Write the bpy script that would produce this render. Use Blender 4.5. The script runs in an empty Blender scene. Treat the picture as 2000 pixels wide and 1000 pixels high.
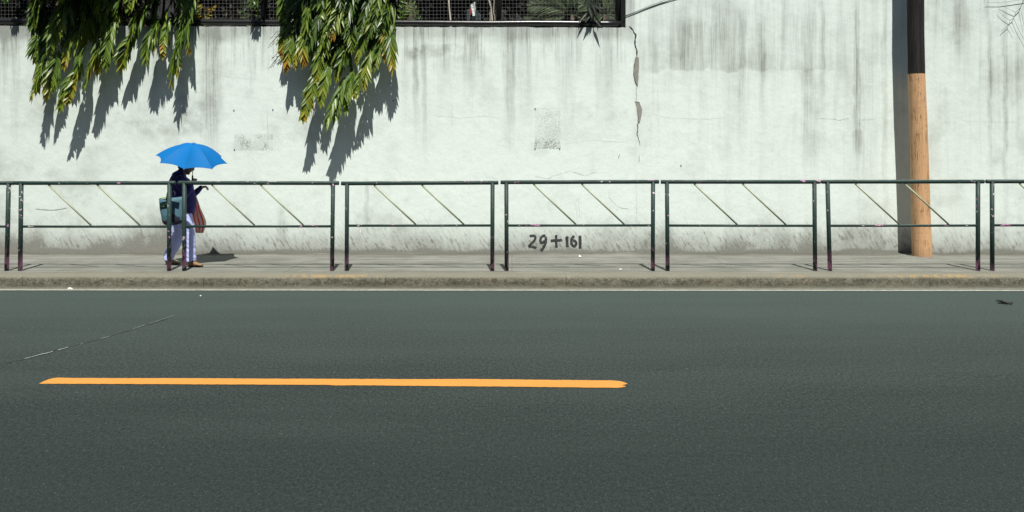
import bpy, bmesh, math, random
from mathutils import Vector, Matrix, noise as mnoise

# ------------------------------------------------------------------ camera, light, exposure
SC = bpy.context.scene
COL = SC.collection
F = 1500.0                 # focal length in photo pixels (photo 2000 px wide)
CAMH, HZ = 1.87, 297.0     # camera height above the road, horizon row
cam_d = bpy.data.cameras.new('camera')
cam = bpy.data.objects.new('camera', cam_d)
COL.objects.link(cam)
cam.location = (0, 0, CAMH)
cam.rotation_euler = (math.pi / 2, 0, 0)
cam_d.sensor_width = 36.0
cam_d.lens = 36.0 * F / 2000.0
cam_d.shift_y = -(500.0 - HZ) / 2000.0
cam_d.clip_end = 1000
SC.camera = cam

SUN_EL = math.radians(62.3)
sx, sy = 0.128, -1.0
h_ = math.hypot(sx, sy)
sun_dir = Vector((sx / h_ * math.cos(SUN_EL), sy / h_ * math.cos(SUN_EL), math.sin(SUN_EL)))
W = bpy.data.worlds.new("World")
SC.world = W
W.use_nodes = True
wn = W.node_tree
sky = wn.nodes.new('ShaderNodeTexSky')
sky.sky_type = 'NISHITA'
sky.sun_disc = False
sky.sun_elevation = SUN_EL
sky.ozone_density = 2.5
sky.sun_rotation = math.atan2(sx, sy)
wn.nodes['Background'].inputs['Strength'].default_value = 0.05
wn.links.new(sky.outputs['Color'], wn.nodes['Background'].inputs['Color'])
sun_l = bpy.data.lights.new('sun', 'SUN')
sun_l.energy = 5.0
sun_l.angle = math.radians(0.5)
sun_l.color = (1.0, 0.965, 0.90)
sun = bpy.data.objects.new('sun', sun_l)
COL.objects.link(sun)
sun.location = (3, -10, 20)
sun.rotation_euler = sun_dir.to_track_quat('Z', 'Y').to_euler()
SC.view_settings.view_transform = 'Standard'
SC.view_settings.look = 'None'
SC.view_settings.gamma = 1.0
SC.view_settings.exposure = 0.42

rnd = random.Random(7)
DW = 12.75                 # distance of the wall's face
DF = 11.0                  # distance of the railing
KZ = 0.17                  # pavement height


def P(px, py, D):
    """photo pixel at distance D -> world point"""
    return Vector(((px - 1000.0) / F * D, D, CAMH - (py - HZ) / F * D))


# ------------------------------------------------------------------ object helpers
def link(o, parent=None):
    COL.objects.link(o)
    if parent is not None:
        o.parent = parent
    return o


def tag(o, label=None, cat=None, group=None, kind=None):
    if label: o['label'] = label
    if cat: o['category'] = cat
    if group: o['group'] = group
    if kind: o['kind'] = kind
    return o


def thing(name, label, cat, loc=(0, 0, 0), group=None):
    o = bpy.data.objects.new(name, None)
    o.empty_display_size = 0.2
    o.location = loc
    link(o)
    return tag(o, label, cat, group)


def obj(name, bm, mat, parent=None, smooth=False, local=False):
    """bmesh in world coordinates -> one mesh object; parented ones are moved into the parent's frame"""
    me = bpy.data.meshes.new(name)
    if parent is not None and not local:
        off = Vector(parent.location)
        if parent.parent: off = off + Vector(parent.parent.location)
        bmesh.ops.translate(bm, verts=bm.verts, vec=-off)
    bm.to_mesh(me)
    bm.free()
    if smooth:
        me.polygons.foreach_set('use_smooth', [True] * len(me.polygons))
    me.materials.append(mat)
    return link(bpy.data.objects.new(name, me), parent)


def raw(name, verts, faces, mat, parent=None, tones=None, smooth=False):
    me = bpy.data.meshes.new(name)
    off = Vector((0, 0, 0))
    p = parent
    while p is not None:
        off += Vector(p.location); p = p.parent
    me.from_pydata([(v[0] - off[0], v[1] - off[1], v[2] - off[2]) for v in verts], [], faces)
    if tones is not None:
        a = me.attributes.new('tone', 'FLOAT', 'FACE')
        a.data.foreach_set('value', tones)
    if smooth:
        me.polygons.foreach_set('use_smooth', [True] * len(me.polygons))
    me.materials.append(mat)
    me.update()
    return link(bpy.data.objects.new(name, me), parent)


def tube(bm, pts, radii, seg=12, caps=True):
    pts = [Vector(p) for p in pts]
    if not isinstance(radii, (list, tuple)):
        radii = [radii] * len(pts)
    rings = []
    ref = None
    for i, p in enumerate(pts):
        a = pts[max(i - 1, 0)]; b = pts[min(i + 1, len(pts) - 1)]
        t = (b - a).normalized()
        if ref is None:
            ref = Vector((0, 0, 1)) if abs(t.z) < 0.8 else Vector((1, 0, 0))
        u = (ref - t * ref.dot(t)).normalized()
        w = t.cross(u)
        ref = u
        ring = []
        for k in range(seg):
            an = 2 * math.pi * k / seg
            ring.append(bm.verts.new(p + (u * math.cos(an) + w * math.sin(an)) * radii[i]))
        rings.append(ring)
    for r0, r1 in zip(rings, rings[1:]):
        for k in range(seg):
            bm.faces.new((r0[k], r0[(k + 1) % seg], r1[(k + 1) % seg], r1[k]))
    if caps:
        bm.faces.new(list(reversed(rings[0])))
        bm.faces.new(rings[-1])


def loft(bm, rings, seg=20, side=Vector((0, 1, 0)), power=2.0, dome=True):
    """closed body through rings (centre, half width along side, half depth); domed ends"""
    cs = [Vector(r[0]) for r in rings]
    out = []

    def ring(c, t, a, b):
        u = (side - t * side.dot(t)).normalized()
        w = t.cross(u)
        vs = []
        for k in range(seg):
            an = 2 * math.pi * k / seg
            c_, s_ = math.cos(an), math.sin(an)
            vs.append(bm.verts.new(c + u * a * math.copysign(abs(c_) ** (2 / power), c_)
                                   + w * b * math.copysign(abs(s_) ** (2 / power), s_)))
        return vs
    n = len(cs)
    for i in range(n):
        t = (cs[min(i + 1, n - 1)] - cs[max(i - 1, 0)]).normalized()
        a, b = rings[i][1], rings[i][2]
        if i == 0 and dome:
            m = min(a, b)
            for q in (80, 55, 28):
                q = math.radians(q)
                out.append(ring(cs[0] - t * m * math.sin(q), t, a * math.cos(q), b * math.cos(q)))
        out.append(ring(cs[i], t, a, b))
        if i == n - 1 and dome:
            m = min(a, b)
            for q in (28, 55, 80):
                q = math.radians(q)
                out.append(ring(cs[i] + t * m * math.sin(q), t, a * math.cos(q), b * math.cos(q)))
    for r0, r1 in zip(out, out[1:]):
        for k in range(seg):
            bm.faces.new((r0[k], r0[(k + 1) % seg], r1[(k + 1) % seg], r1[k]))
    bm.faces.new(list(reversed(out[0])))
    bm.faces.new(out[-1])


def fuse(name, bm, mat, parent, voxel=0.007, smooth=6, folds=None):
    """fuse overlapping closed bodies into one continuous surface"""
    me = bpy.data.meshes.new(name + '_raw')
    bmesh.ops.recalc_face_normals(bm, faces=bm.faces)
    bm.to_mesh(me); bm.free()
    o = bpy.data.objects.new(name + '_raw', me)
    COL.objects.link(o)
    m = o.modifiers.new('r', 'REMESH'); m.mode = 'VOXEL'; m.voxel_size = voxel
    s = o.modifiers.new('s', 'SMOOTH'); s.factor = 0.5; s.iterations = smooth
    dg = bpy.context.evaluated_depsgraph_get()
    dg.update()
    me2 = bpy.data.meshes.new_from_object(o.evaluated_get(dg))
    bpy.data.objects.remove(o); bpy.data.meshes.remove(me)
    if folds:
        vs = me2.vertices
        nr = [v.normal.copy() for v in vs]
        for v, nn in zip(vs, nr):
            v.co += nn * folds(v.co)
    me2.polygons.foreach_set('use_smooth', [True] * len(me2.polygons))
    me2.materials.clear(); me2.materials.append(mat)
    me2.name = name
    return link(bpy.data.objects.new(name, me2), parent)


def box(bm, x0, x1, y0, y1, z0, z1):
    vs = [bm.verts.new((x, y, z)) for z in (z0, z1) for y in (y0, y1) for x in (x0, x1)]
    for f in ((0, 2, 3, 1), (4, 5, 7, 6), (0, 1, 5, 4), (2, 6, 7, 3), (0, 4, 6, 2), (1, 3, 7, 5)):
        bm.faces.new([vs[i] for i in f])


# ------------------------------------------------------------------ shader expressions
class G:
    """one material's node graph, with arithmetic on sockets"""
    def __init__(s, name):
        s.m = bpy.data.materials.new(name)
        s.m.use_nodes = True
        s.t = s.m.node_tree
        s.b = s.t.nodes['Principled BSDF']
        s.geo = s.t.nodes.new('ShaderNodeNewGeometry')
        x = s.t.nodes.new('ShaderNodeSeparateXYZ')
        s.t.links.new(s.geo.outputs['Position'], x.inputs[0])
        s.X, s.Y, s.Z = (E(s, x.outputs[i]) for i in range(3))

    def put(s, sock, v):
        if isinstance(v, E): s.t.links.new(v.o, sock)
        elif isinstance(v, tuple) and len(v) == 3 and sock.type == 'RGBA': sock.default_value = (*v, 1)
        else: sock.default_value = v

    def math(s, op, a, b=0.0, clamp=False):
        n = s.t.nodes.new('ShaderNodeMath'); n.operation = op; n.use_clamp = clamp
        s.put(n.inputs[0], a); s.put(n.inputs[1], b)
        return E(s, n.outputs[0])

    def vec(s, x, y, z):
        n = s.t.nodes.new('ShaderNodeCombineXYZ')
        s.put(n.inputs[0], x); s.put(n.inputs[1], y); s.put(n.inputs[2], z)
        return E(s, n.outputs[0])

    def noise(s, v, scale=1.0, detail=3.0, rough=0.55, dist=0.0):
        n = s.t.nodes.new('ShaderNodeTexNoise')
        s.put(n.inputs['Vector'], v)
        n.inputs['Scale'].default_value = scale; n.inputs['Detail'].default_value = detail
        n.inputs['Roughness'].default_value = rough; n.inputs['Distortion'].default_value = dist
        return E(s, n.outputs['Fac'])

    def voro(s, v, scale=1.0, feature='F1'):
        n = s.t.nodes.new('ShaderNodeTexVoronoi'); n.feature = feature
        s.put(n.inputs['Vector'], v); n.inputs['Scale'].default_value = scale
        return E(s, n.outputs['Distance'])

    def ss(s, v, a, b, lo=0.0, hi=1.0):
        n = s.t.nodes.new('ShaderNodeMapRange'); n.interpolation_type = 'SMOOTHSTEP'
        s.put(n.inputs[0], v)
        if a > b: a, b, lo, hi = b, a, hi, lo
        n.inputs[1].default_value = a; n.inputs[2].default_value = b
        n.inputs[3].default_value = lo; n.inputs[4].default_value = hi
        return E(s, n.outputs[0])

    def mix(s, f, a, b):
        n = s.t.nodes.new('ShaderNodeMix'); n.data_type = 'RGBA'
        s.put(n.inputs[0], f); s.put(n.inputs[6], a); s.put(n.inputs[7], b)
        return E(s, n.outputs[2])

    def ramp(s, f, stops):
        n = s.t.nodes.new('ShaderNodeValToRGB')
        s.put(n.inputs[0], f)
        el = n.color_ramp.elements
        while len(el) < len(stops): el.new(0.5)
        for e, (p, c) in zip(el, stops):
            e.position = p; e.color = (*c, 1)
        return E(s, n.outputs[0])

    def attr(s, name):
        n = s.t.nodes.new('ShaderNodeAttribute'); n.attribute_name = name
        return E(s, n.outputs['Fac'])

    def objrand(s):
        n = s.t.nodes.new('ShaderNodeObjectInfo')
        return E(s, n.outputs['Random'])

    def done(s, col, rough=0.8, bump=None, bstr=0.3, bdist=0.01, spec=None, metal=0.0):
        s.put(s.b.inputs['Base Color'], col)
        s.put(s.b.inputs['Roughness'], rough)
        s.b.inputs['Metallic'].default_value = metal
        if spec is not None: s.put(s.b.inputs['Specular IOR Level'], spec)
        if bump is not None:
            n = s.t.nodes.new('ShaderNodeBump')
            n.inputs['Strength'].default_value = bstr; n.inputs['Distance'].default_value = bdist
            s.put(n.inputs['Height'], bump)
            s.t.links.new(n.outputs[0], s.b.inputs['Normal'])
        return s.m


class E:
    def __init__(s, g, o): s.g, s.o = g, o
    def __add__(s, b): return s.g.math('ADD', s, b)
    __radd__ = __add__
    def __sub__(s, b): return s.g.math('SUBTRACT', s, b)
    def __rsub__(s, b): return s.g.math('SUBTRACT', b, s)
    def __mul__(s, b): return s.g.math('MULTIPLY', s, b)
    __rmul__ = __mul__
    def abs(s): return s.g.math('ABSOLUTE', s)
    def clamp(s): return s.g.math('ADD', s, 0.0, True)
    def max(s, b): return s.g.math('MAXIMUM', s, b)


def plain(name, col, rough=0.7, var=0.15, scale=8.0, spec=None, bump=0.0, metal=0.0):
    g = G(name)
    v = g.vec(g.X, g.Y, g.Z)
    n = g.noise(v, scale, 4)
    c = g.mix(n, tuple(x * (1 - var) for x in col), tuple(min(1, x * (1 + var)) for x in col))
    return g.done(c, rough, n if bump else None, bump, 0.01, spec, metal)


# ---- wall paint: weathered greenish white plaster
def wall_material():
    g = G('wall_paint')
    u = g.X * (1 / 0.0085) + 1000.0             # along the wall
    v = (CAMH - g.Z) * (1 / 0.0085) + HZ        # down the wall
    pos = g.vec(g.X, g.Y, g.Z)
    wob = (g.noise(g.vec(g.X * 1.0, 3.0, g.Z * 2.2), 1.4, 4) - 0.5)
    uw = u + wob * 14.0
    vw = v + wob * 26.0
    fine = g.noise(g.vec(g.X * 11, 0.0, g.Z * 0.5), 1.0, 5, 0.65)       # rain streaks
    broad = g.noise(g.vec(g.X * 2.6, 5.0, g.Z * 0.22), 1.0, 4, 0.6)
    mott = g.noise(pos, 1.1, 6, 0.6)
    grain = g.noise(pos, 42.0, 4, 0.8)
    fine2 = g.noise(g.vec(g.X * 34, 2.0, g.Z * 1.1), 1.0, 4, 0.7)
    left = g.ss(u, 1232, 1246, 1.0, 0.0)
    right = 1.0 - left
    # streaks running down from the wall's top, left part
    d = g.ss(fine + (fine2 - .5) * .7, 0.48, 0.72) * g.ss(vw, 46, 170, 1.0, 0.0) * left * 0.62
    d = d + g.ss(fine2, .52, .74) * g.ss(broad, .42, .62) * g.ss(v, 470, 120) * .20
    d = d + g.ss(broad, 0.47, 0.70) * g.ss(vw, 60, 330, 1.0, 0.0) * left * 0.42
    d = d + g.ss(vw + (fine - 0.5) * 30, 62, 88, 0.45, 0.0) * left
    # right part, streaks over its whole height
    d = d + g.ss(fine, 0.46, 0.75) * g.ss(v, 60, 480, 0.22, 0.05) * right
    d = d + g.ss(broad, 0.44, 0.70) * g.ss(v, 20, 420, 0.24, 0.06) * right
    d = d + right * g.ss(u, 1700, 1830) * (0.05 + 0.12 * g.ss(mott, .4, .6)) * g.ss(v, 520, 250)
    # older grey coat that ends in a rough edge
    edge = v + g.noise(g.vec(g.X * 3.2, 1.0, 0.0), 1.0, 3) * 44 - 22 + wob * 8
    old = g.ss(edge, 136, 140, 1.0, 0.0) * g.ss(u, 1248, 1290) * g.ss(u, 1560, 1680, 1.0, 0.0)
    d = d + old * (0.06 + 0.22 * g.ss(broad, 0.36, 0.62) + .14 * g.ss(fine2, .42, .66)) * g.ss(v, -20, 60)
    # single streaks and patches: (u, half width, v0, v1, strength)
    for (a, w, v0, v1, k) in (
            (412, 20, 60, 320, .45), (30, 10, 60, 300, .20), (98, 14, 60, 250, .12), (812, 6, 60, 260, .5), (830, 5, 80, 300, .3),
            (925, 11, 70, 118, .55), (997, 9, 56, 250, .55), (1070, 14, 50, 100, .25), (1130, 8, 56, 140, .28),
            (1347, 26, 40, 145, .34), (1392, 9, 50, 160, .25), (1400, 16, 0, 150, .22), (1448, 7, 20, 300, .28),
            (1490, 5, 40, 240, .30), (1530, 5, 0, 160, .26), (1580, 13, 30, 320, .34), (1607, 4, 0, 250, .25),
            (1673, 6, 10, 330, .60), (1690, 22, 110, 480, .16), (1728, 6, 10, 420, .32), (1868, 7, 0, 120, .32),
            (1926, 6, -60, 66, .45), (1933, 4, 50, 340, .28), (1963, 5, 20, 480, .36), (1985, 6, 60, 220, .10),
            (1708, 30, 420, 500, .10), (1677, 8, 255, 300, .45), (715, 5, 350, 470, .26), (551, 9, 430, 475, .30), (548, 7, 400, 440, .2)):
        m = g.ss((uw - float(a)).abs(), float(w) * 1.5, float(w) * 0.3, 0.0, 1.0)
        L = v1 - v0
        m = m * g.ss(vw, v0 - L * .12 - 3, v0 + L * .12, 0.0, k) * g.ss(vw, v0 + L * .45, v1 + L * .25, 1.0, 0.0)
        d = d + m * (0.25 + 0.55 * fine + .75 * g.ss(fine2, .40, .66))
    # smudged patches
    for (u0, u1, v0, v1, k) in ((795, 905, 88, 112, .42), (795, 830, 92, 118, .3), (250, 440, 235, 262, .22), (430, 460, 140, 150, .25),
                                (340, 430, 180, 255, .18), (0, 220, 55, 110, .14), (590, 760, 225, 270, .12), (560, 620, 190, 230, .2),
                                (1250, 1330, 68, 140, .14), (1700, 1760, 60, 130, .14)):
        m = g.ss(uw, u0 - 14, u0 + 14) * g.ss(uw, u1 + 14, u1 - 14) * g.ss(vw, v0 - 7, v0 + 6) * g.ss(vw, v1 + 9, v1 - 6)
        d = d + m * k * g.ss(g.noise(pos, 5.0, 5, .65), .35, .62)
    # ghosts of two pasted notices
    scrib = g.noise(g.vec(g.X * 34, 2.0, g.Z * 46), 1.0, 3, 0.7)
    gx = g.ss(g.noise(pos, 7.0, 3), .42, .62)
    for (u0, u1, v0, v1, k0, kb) in ((1044, 1095, 210, 291, .28, 275), (456, 533, 214, 294, .05, 266)):
        m = g.ss(u, u0 - 1.0, u0 + 1.5) * g.ss(u, u1 + 1.0, u1 - 1.5) * g.ss(v, v0 - 1.0, v0 + 1.5) * g.ss(v, v1 + 1.0, v1 - 1.5)
        low = g.ss(v, kb - 8, kb + 4)
        d = d + m * (k0 * g.ss(scrib, .46, .56) + low * (0.10 + 0.75 * g.ss(scrib, .44, .58) * gx))
    # splash dirt along the foot: slanted scratches in a grey band
    sl = g.noise(g.vec((g.X + g.Z * 0.55) * 22, 7.0, (g.Z - g.X * 0.2) * 5.5), 1.0, 4, .7)
    sl2 = g.noise(g.vec((g.X - g.Z * 0.4) * 30, 9.0, g.Z * 8), 1.0, 4, .7)
    band = v + (mott - 0.5) * 60
    d = d + g.ss(band, 395, 500, 0.0, 1.0) * (g.ss(sl, .50, .72) * .75 + g.ss(sl2, .55, .75) * .45)
    d = d + g.ss(band + (broad - .5) * 50, 425, 500, 0.0, 0.62) + g.ss(band, 360, 470, 0, .14)
    d = d + g.ss(vw, 483, 497, 0.0, .45)
    # overall mottling
    d = d + g.ss(mott, .48, .70, 0.0, .26) + g.ss(g.noise(pos, 3.3, 5, .6), .52, .74, 0, .13)
    d = d + g.ss(u, 760, 300) * g.ss(mott, .38, .66, .02, .17)
    weave = g.noise(g.vec(g.X * 60, 4.0, g.Z * 18), 1.0, 3, .7)
    d = d + g.ss(weave, .50, .72, 0, .16) * g.ss(mott, .30, .65, .35, 1.0)
    d = d + g.ss(u, 420, 60, 0, .09)
    speck = g.ss(g.voro(g.vec(g.X, 0.0, g.Z), 5.5), .028, .016) * g.ss(g.noise(pos, 2.0, 2), .5, .6)
    d = d + speck * .6
    d = d.clamp()
    white = g.mix(g.ss(mott, .3, .7), (0.705, 0.79, 0.74), (0.76, 0.85, 0.797))
    lo = g.mix(g.ss(v, 380, 500), (0.255, 0.275, 0.250), (0.175, 0.172, 0.148))
    c = g.mix(d * 0.95, white, lo)
    c = g.mix(g.ss(grain, .42, .68, 0.0, .13), c, (0.4, 0.43, 0.4))
    hgt = mott * 1.2 + grain * 0.10 + g.noise(pos, 9.0, 4) * .35 + g.ss(v, 430, 500) * sl * .5
    return g.done(c, 0.85, hgt, 0.55, 0.02, 0.2)


def asphalt_material():
    g = G('asphalt')
    pos = g.vec(g.X, g.Y, g.Z)
    agg = g.noise(pos, 70.0, 3, .75)
    chips = g.voro(pos, 42.0)
    cn = g.noise(pos, 24.0, 2, .6)
    big = g.noise(g.vec(g.X * .35, g.Y * 1.3, 0.0), 1.0, 4, .55)
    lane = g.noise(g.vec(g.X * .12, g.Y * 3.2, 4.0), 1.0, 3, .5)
    c = g.mix(g.ss(agg, .25, .75), (0.007, 0.0115, 0.0108), (0.045, 0.060, 0.055))
    g2 = g.noise(pos, 33.0, 3, .8)
    g3 = g.noise(g.vec(g.X, g.Y * .55, 0.0), 44.0, 2, .9)
    c = g.mix(g.ss(g3, .50, .64, 0, .62), c, (0.055, 0.075, 0.069))
    c = g.mix(g.ss(g3, .47, .35, 0, .70), c, (0.007, 0.010, 0.010))
    c = g.mix(g.ss(g2, .52, .72, 0, .5), c, (0.052, 0.070, 0.064))
    c = g.mix(g.ss(g2, .46, .30, 0, .5), c, (0.014, 0.019, 0.018))
    c = g.mix(g.ss(big, .35, .7, 0, .30), c, (0.037, 0.051, 0.046))
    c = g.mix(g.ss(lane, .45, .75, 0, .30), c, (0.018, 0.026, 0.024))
    tint = g.ss(g.noise(pos, 45.0, 2), .5, .7)
    c = g.mix(tint * .4, c, (0.050, 0.040, 0.033))
    white = g.ss(chips, .17, .08) * g.ss(cn, .57, .63)
    c = g.mix(white * .8, c, (0.32, 0.34, 0.31))
    hole = g.ss(g.noise(pos, 52.0, 2), .36, .28)
    c = g.mix(hole * .6, c, (0.013, 0.016, 0.016))
    dust = g.ss(g.Y + (g.noise(pos, 6.0, 4) - .5) * .12, 10.36, 10.47)
    dc = g.mix(g.noise(pos, 9.0, 4), (0.13, 0.125, 0.095), (0.24, 0.235, 0.19))
    c = g.mix(dust * .92, c, dc)
    near = g.ss(g.Y + (big - .5) * 2.4, 6.8, 4.4, 0, .58)  # vignette and specular falloff painted in: asphalt darkens towards the viewer
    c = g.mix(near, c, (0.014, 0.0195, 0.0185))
    oil = g.ss(g.noise(g.vec(g.X * .8, g.Y * 1.1, 9.0), 1.0, 5, .6), .60, .74, 0, .30)
    c = g.mix(oil, c, (0.016, 0.021, 0.020))
    st2 = g.ss(g.noise(pos, 95.0, 2, .8), .60, .72)
    c = g.mix(st2 * .7, c, (0.120, 0.140, 0.128))
    far = g.ss(g.Y + (big - .5) * 1.6, 6.0, 10.2, 0, .30)  # grazing sheen painted in: asphalt gets paler with distance
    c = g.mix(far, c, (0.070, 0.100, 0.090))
    return g.done(c, g.ss(agg, .3, .7, .82, .97), agg * 1.0 + g.noise(pos, 30.0, 2) * .3, .35, .004, .16)


def concrete_material(name, c0, c1, stain, kerb=False):
    g = G(name)
    pos = g.vec(g.X, g.Y, g.Z)
    n1 = g.noise(pos, 2.2, 6, .6)
    n2 = g.noise(pos, 45.0, 3, .7)
    n3 = g.noise(g.vec(g.X * 1.6, g.Y * 6, g.Z * 6), 1.0, 5, .65)
    c = g.mix(g.ss(n1, .3, .7), c0, c1)
    c = g.mix(g.ss(n3, .5, .72, 0, .6), c, stain)
    c = g.mix(g.ss(n2, .45, .8, 0, .4), c, tuple(x * .5 for x in c0))
    if kerb:
        n5 = g.noise(pos, 16.0, 5, .7)
        c = g.mix(g.ss(n5, .46, .62, 0, .75), c, (0.075, 0.070, 0.048))
        c = g.mix(g.ss(g.noise(pos, 7.0, 4, .6), .58, .70, 0, .6), c, (0.27, 0.25, 0.19))
        cr = g.noise(pos, 48.0, 3, .8)
        c = g.mix(g.ss(cr, .55, .63, 0, .7), c, (0.045, 0.042, 0.030))
        c = g.mix(g.ss(cr, .44, .36, 0, .5), c, (0.30, 0.285, 0.225))
        jk = g.math('ABSOLUTE', g.math('FRACT', g.X * .40 + .2 + (n1 - .5) * .02) - .5)
        c = g.mix(g.ss(jk, .0042, .0012, 0, .7), c, (0.045, 0.042, 0.033))
        rust = g.ss(g.noise(g.vec(g.X * 2.2, 3.0, g.Z * 5), 1.0, 4, .6), .60, .72)
        c = g.mix(rust * .3, c, (0.17, 0.115, 0.06))
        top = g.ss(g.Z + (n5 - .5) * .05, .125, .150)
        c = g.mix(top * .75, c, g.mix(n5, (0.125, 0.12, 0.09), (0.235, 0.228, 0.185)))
        foot = g.ss(g.Z, .050, .0)
        c = g.mix(foot * .8, c, (0.20, 0.195, 0.15))
        yl = (g.ss(g.X, -3.6, -2.6) * g.ss(g.X, -1.6, -2.2)).max(g.ss(g.X, 4.6, 5.6) * g.ss(g.X, 6.9, 6.5)).max(g.ss(g.X, 3.5, 3.7) * g.ss(g.X, 4.2, 4.0) * .4)
        yl = yl * g.ss(g.noise(pos, 12.0, 4, .7), .44, .56) * g.ss(g.Z, .120, .155) * g.ss(g.Y, 10.70, 10.62)
        c = g.mix(yl * .42, c, (0.42, 0.26, 0.07))
    else:
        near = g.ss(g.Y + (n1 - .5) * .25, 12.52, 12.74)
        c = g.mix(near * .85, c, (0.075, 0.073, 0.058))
        front = g.ss(g.Y + (n1 - .5) * .2, 11.10, 10.85)
        c = g.mix(front * .45, c, (0.12, 0.115, 0.09))
        tb = g.noise(g.vec(g.X * .35, g.Y * 9.0, 3.0), 1.0, 4, .6)  # tonal bands painted into the concrete, partly standing in for shadow bands
        c = g.mix(g.ss(tb, .50, .66, 0, .45), c, (0.255, 0.262, 0.235))
        c = g.mix(g.ss(tb, .47, .34, 0, .40), c, (0.100, 0.102, 0.086))
        grit = g.ss(g.noise(pos, 80.0, 2, .8), .60, .70, 0, .55)
        c = g.mix(grit, c, (0.06, 0.06, 0.05))
        jx = g.math('ABSOLUTE', g.math('FRACT', g.X * .31 + .5 + (n1 - .5) * .010) - .5)
        c = g.mix(g.ss(jx, .0030, .0008, 0, .5), c, (0.07, 0.068, 0.055))
        line = g.ss((g.Y + (n1 - .5) * .04 - 11.42).abs(), .02, .004)
        c = g.mix(line * .35, c, (0.09, 0.09, 0.075))
    return g.done(c, .9, n1 * .6 + n2 * .3 + g.noise(pos, 14.0, 4) * .5, .8 if kerb else .5, .02, .2)


def rail_material():
    g = G('rail_paint')
    pos = g.vec(g.X, g.Y, g.Z)
    n = g.noise(pos, 6.0, 4, .6)
    f = g.noise(pos, 55.0, 3, .65)
    c = g.mix(n, (0.012, 0.030, 0.026), (0.024, 0.052, 0.044))
    c = g.mix(g.ss(f, .55, .72, 0, .5), c, (0.05, 0.065, 0.062))
    fl = g.noise(g.vec(g.X * 9, g.Y * 30, g.Z * 16), 1.0, 4, .6)
    chip = g.ss(fl + g.ss(g.noise(pos, 1.3, 2), .4, .7, 0, .08), .665, .685) * .85
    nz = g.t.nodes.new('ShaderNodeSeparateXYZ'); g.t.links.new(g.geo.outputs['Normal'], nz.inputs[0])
    sheen_wear = g.ss(E(g, nz.outputs[2]), .70, .97) * g.ss(g.noise(g.vec(g.X * 2.2, 0.0, 0.0), 1.0, 3), .38, .62)  # whitish highlight plus worn paint, coloured onto upward faces
    c = g.mix(sheen_wear * .60, c, (0.30, 0.33, 0.31))
    low = g.ss(g.Z + (g.noise(g.vec(g.X * .9, 0.0, 0.0), 3.0, 1) - .5) * .9, .46, .22)
    chip2 = g.ss(g.noise(g.vec(g.X * 16, g.Y * 16, g.Z * 9), 1.0, 3, .6), .47, .49) * low
    pk = g.mix(f, (0.46, 0.17, 0.34), (0.60, 0.30, 0.50))
    wht = g.noise(pos, 3.0, 1)
    pk2 = g.mix(g.ss(wht, .48, .52), pk, (0.60, 0.52, 0.55))
    c = g.mix(chip, c, pk2)
    c = g.mix(chip2 * .9, c, pk)
    foot = g.ss(g.Z + (f - .5) * .08, .23, .18)
    c = g.mix(foot * .2, c, (0.12, 0.09, 0.09))
    return g.done(c, g.ss(n, .3, .7, .50, .68), f, .15, .004, .32)


def leaf_material(name, stops, rough=.38, trans=.25):
    g = G(name)
    t = g.attr('tone')
    pos = g.vec(g.X, g.Y, g.Z)
    n = g.noise(pos, 22.0, 2) - .5
    c = g.ramp((t + n * .14).clamp(), stops)
    m = g.done(c, rough, None)
    tr = g.t.nodes.new('ShaderNodeBsdfTranslucent')
    g.put(tr.inputs['Color'], c)
    mx = g.t.nodes.new('ShaderNodeMixShader'); mx.inputs[0].default_value = trans
    out = g.t.nodes['Material Output']
    g.t.links.new(g.b.outputs[0], mx.inputs[1]); g.t.links.new(tr.outputs[0], mx.inputs[2])
    g.t.links.new(mx.outputs[0], out.inputs['Surface'])
    return m


def bark_material(name, a, b):
    g = G(name)
    n = g.noise(g.vec(g.X * 14, g.Y * 14, g.Z * 2.5), 1.0, 5, .65)
    return g.done(g.mix(g.ss(n, .35, .65), a, b), .9, n, .6, .02, .2)


def pole_material():
    g = G('pole_wood')
    x = g.X * 30; y = g.Y * 30
    gr = g.noise(g.vec(x * 1.4, y * 1.4, g.Z * 1.3), 1.0, 5, .65)
    pos = g.vec(g.X, g.Y, g.Z)
    c = g.mix(g.ss(gr, .3, .7), (0.50, 0.295, 0.150), (0.62, 0.385, 0.21))
    crk = g.noise(g.vec(g.X * 26, g.Y * 26, g.Z * 0.9), 1.0, 3, .6, .3)
    c = g.mix(g.ss((crk - .5).abs(), .026, .006) * g.ss(g.noise(pos, 4.0, 3), .45, .58) * .9, c, (0.10, 0.05, 0.025))
    pit = g.ss(g.voro(g.vec(g.X * 2.2, g.Y * 2.2, g.Z), 17.0), .20, .11) * g.ss(g.noise(pos, 6.5, 2), .44, .52)
    c = g.mix(pit * .9, c, (0.07, 0.035, 0.02))
    c = g.mix(g.ss(g.noise(pos, 5.0, 4), .55, .75, 0, .35), c, (0.30, 0.18, 0.09))
    c = g.mix(g.ss(g.Z + (gr - .5) * .25, .42, .17, 0, .40), c, (0.19, 0.13, 0.085))
    blk = g.mix(g.ss(gr, .3, .72), (0.008, 0.008, 0.008), (0.034, 0.031, 0.029))
    seam = g.ss(g.Z + (gr - .5) * .02, 3.118, 3.132)
    c = g.mix(seam, c, blk)
    return g.done(c, .8, gr + crk * .4, .5, .012, .2)


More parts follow.
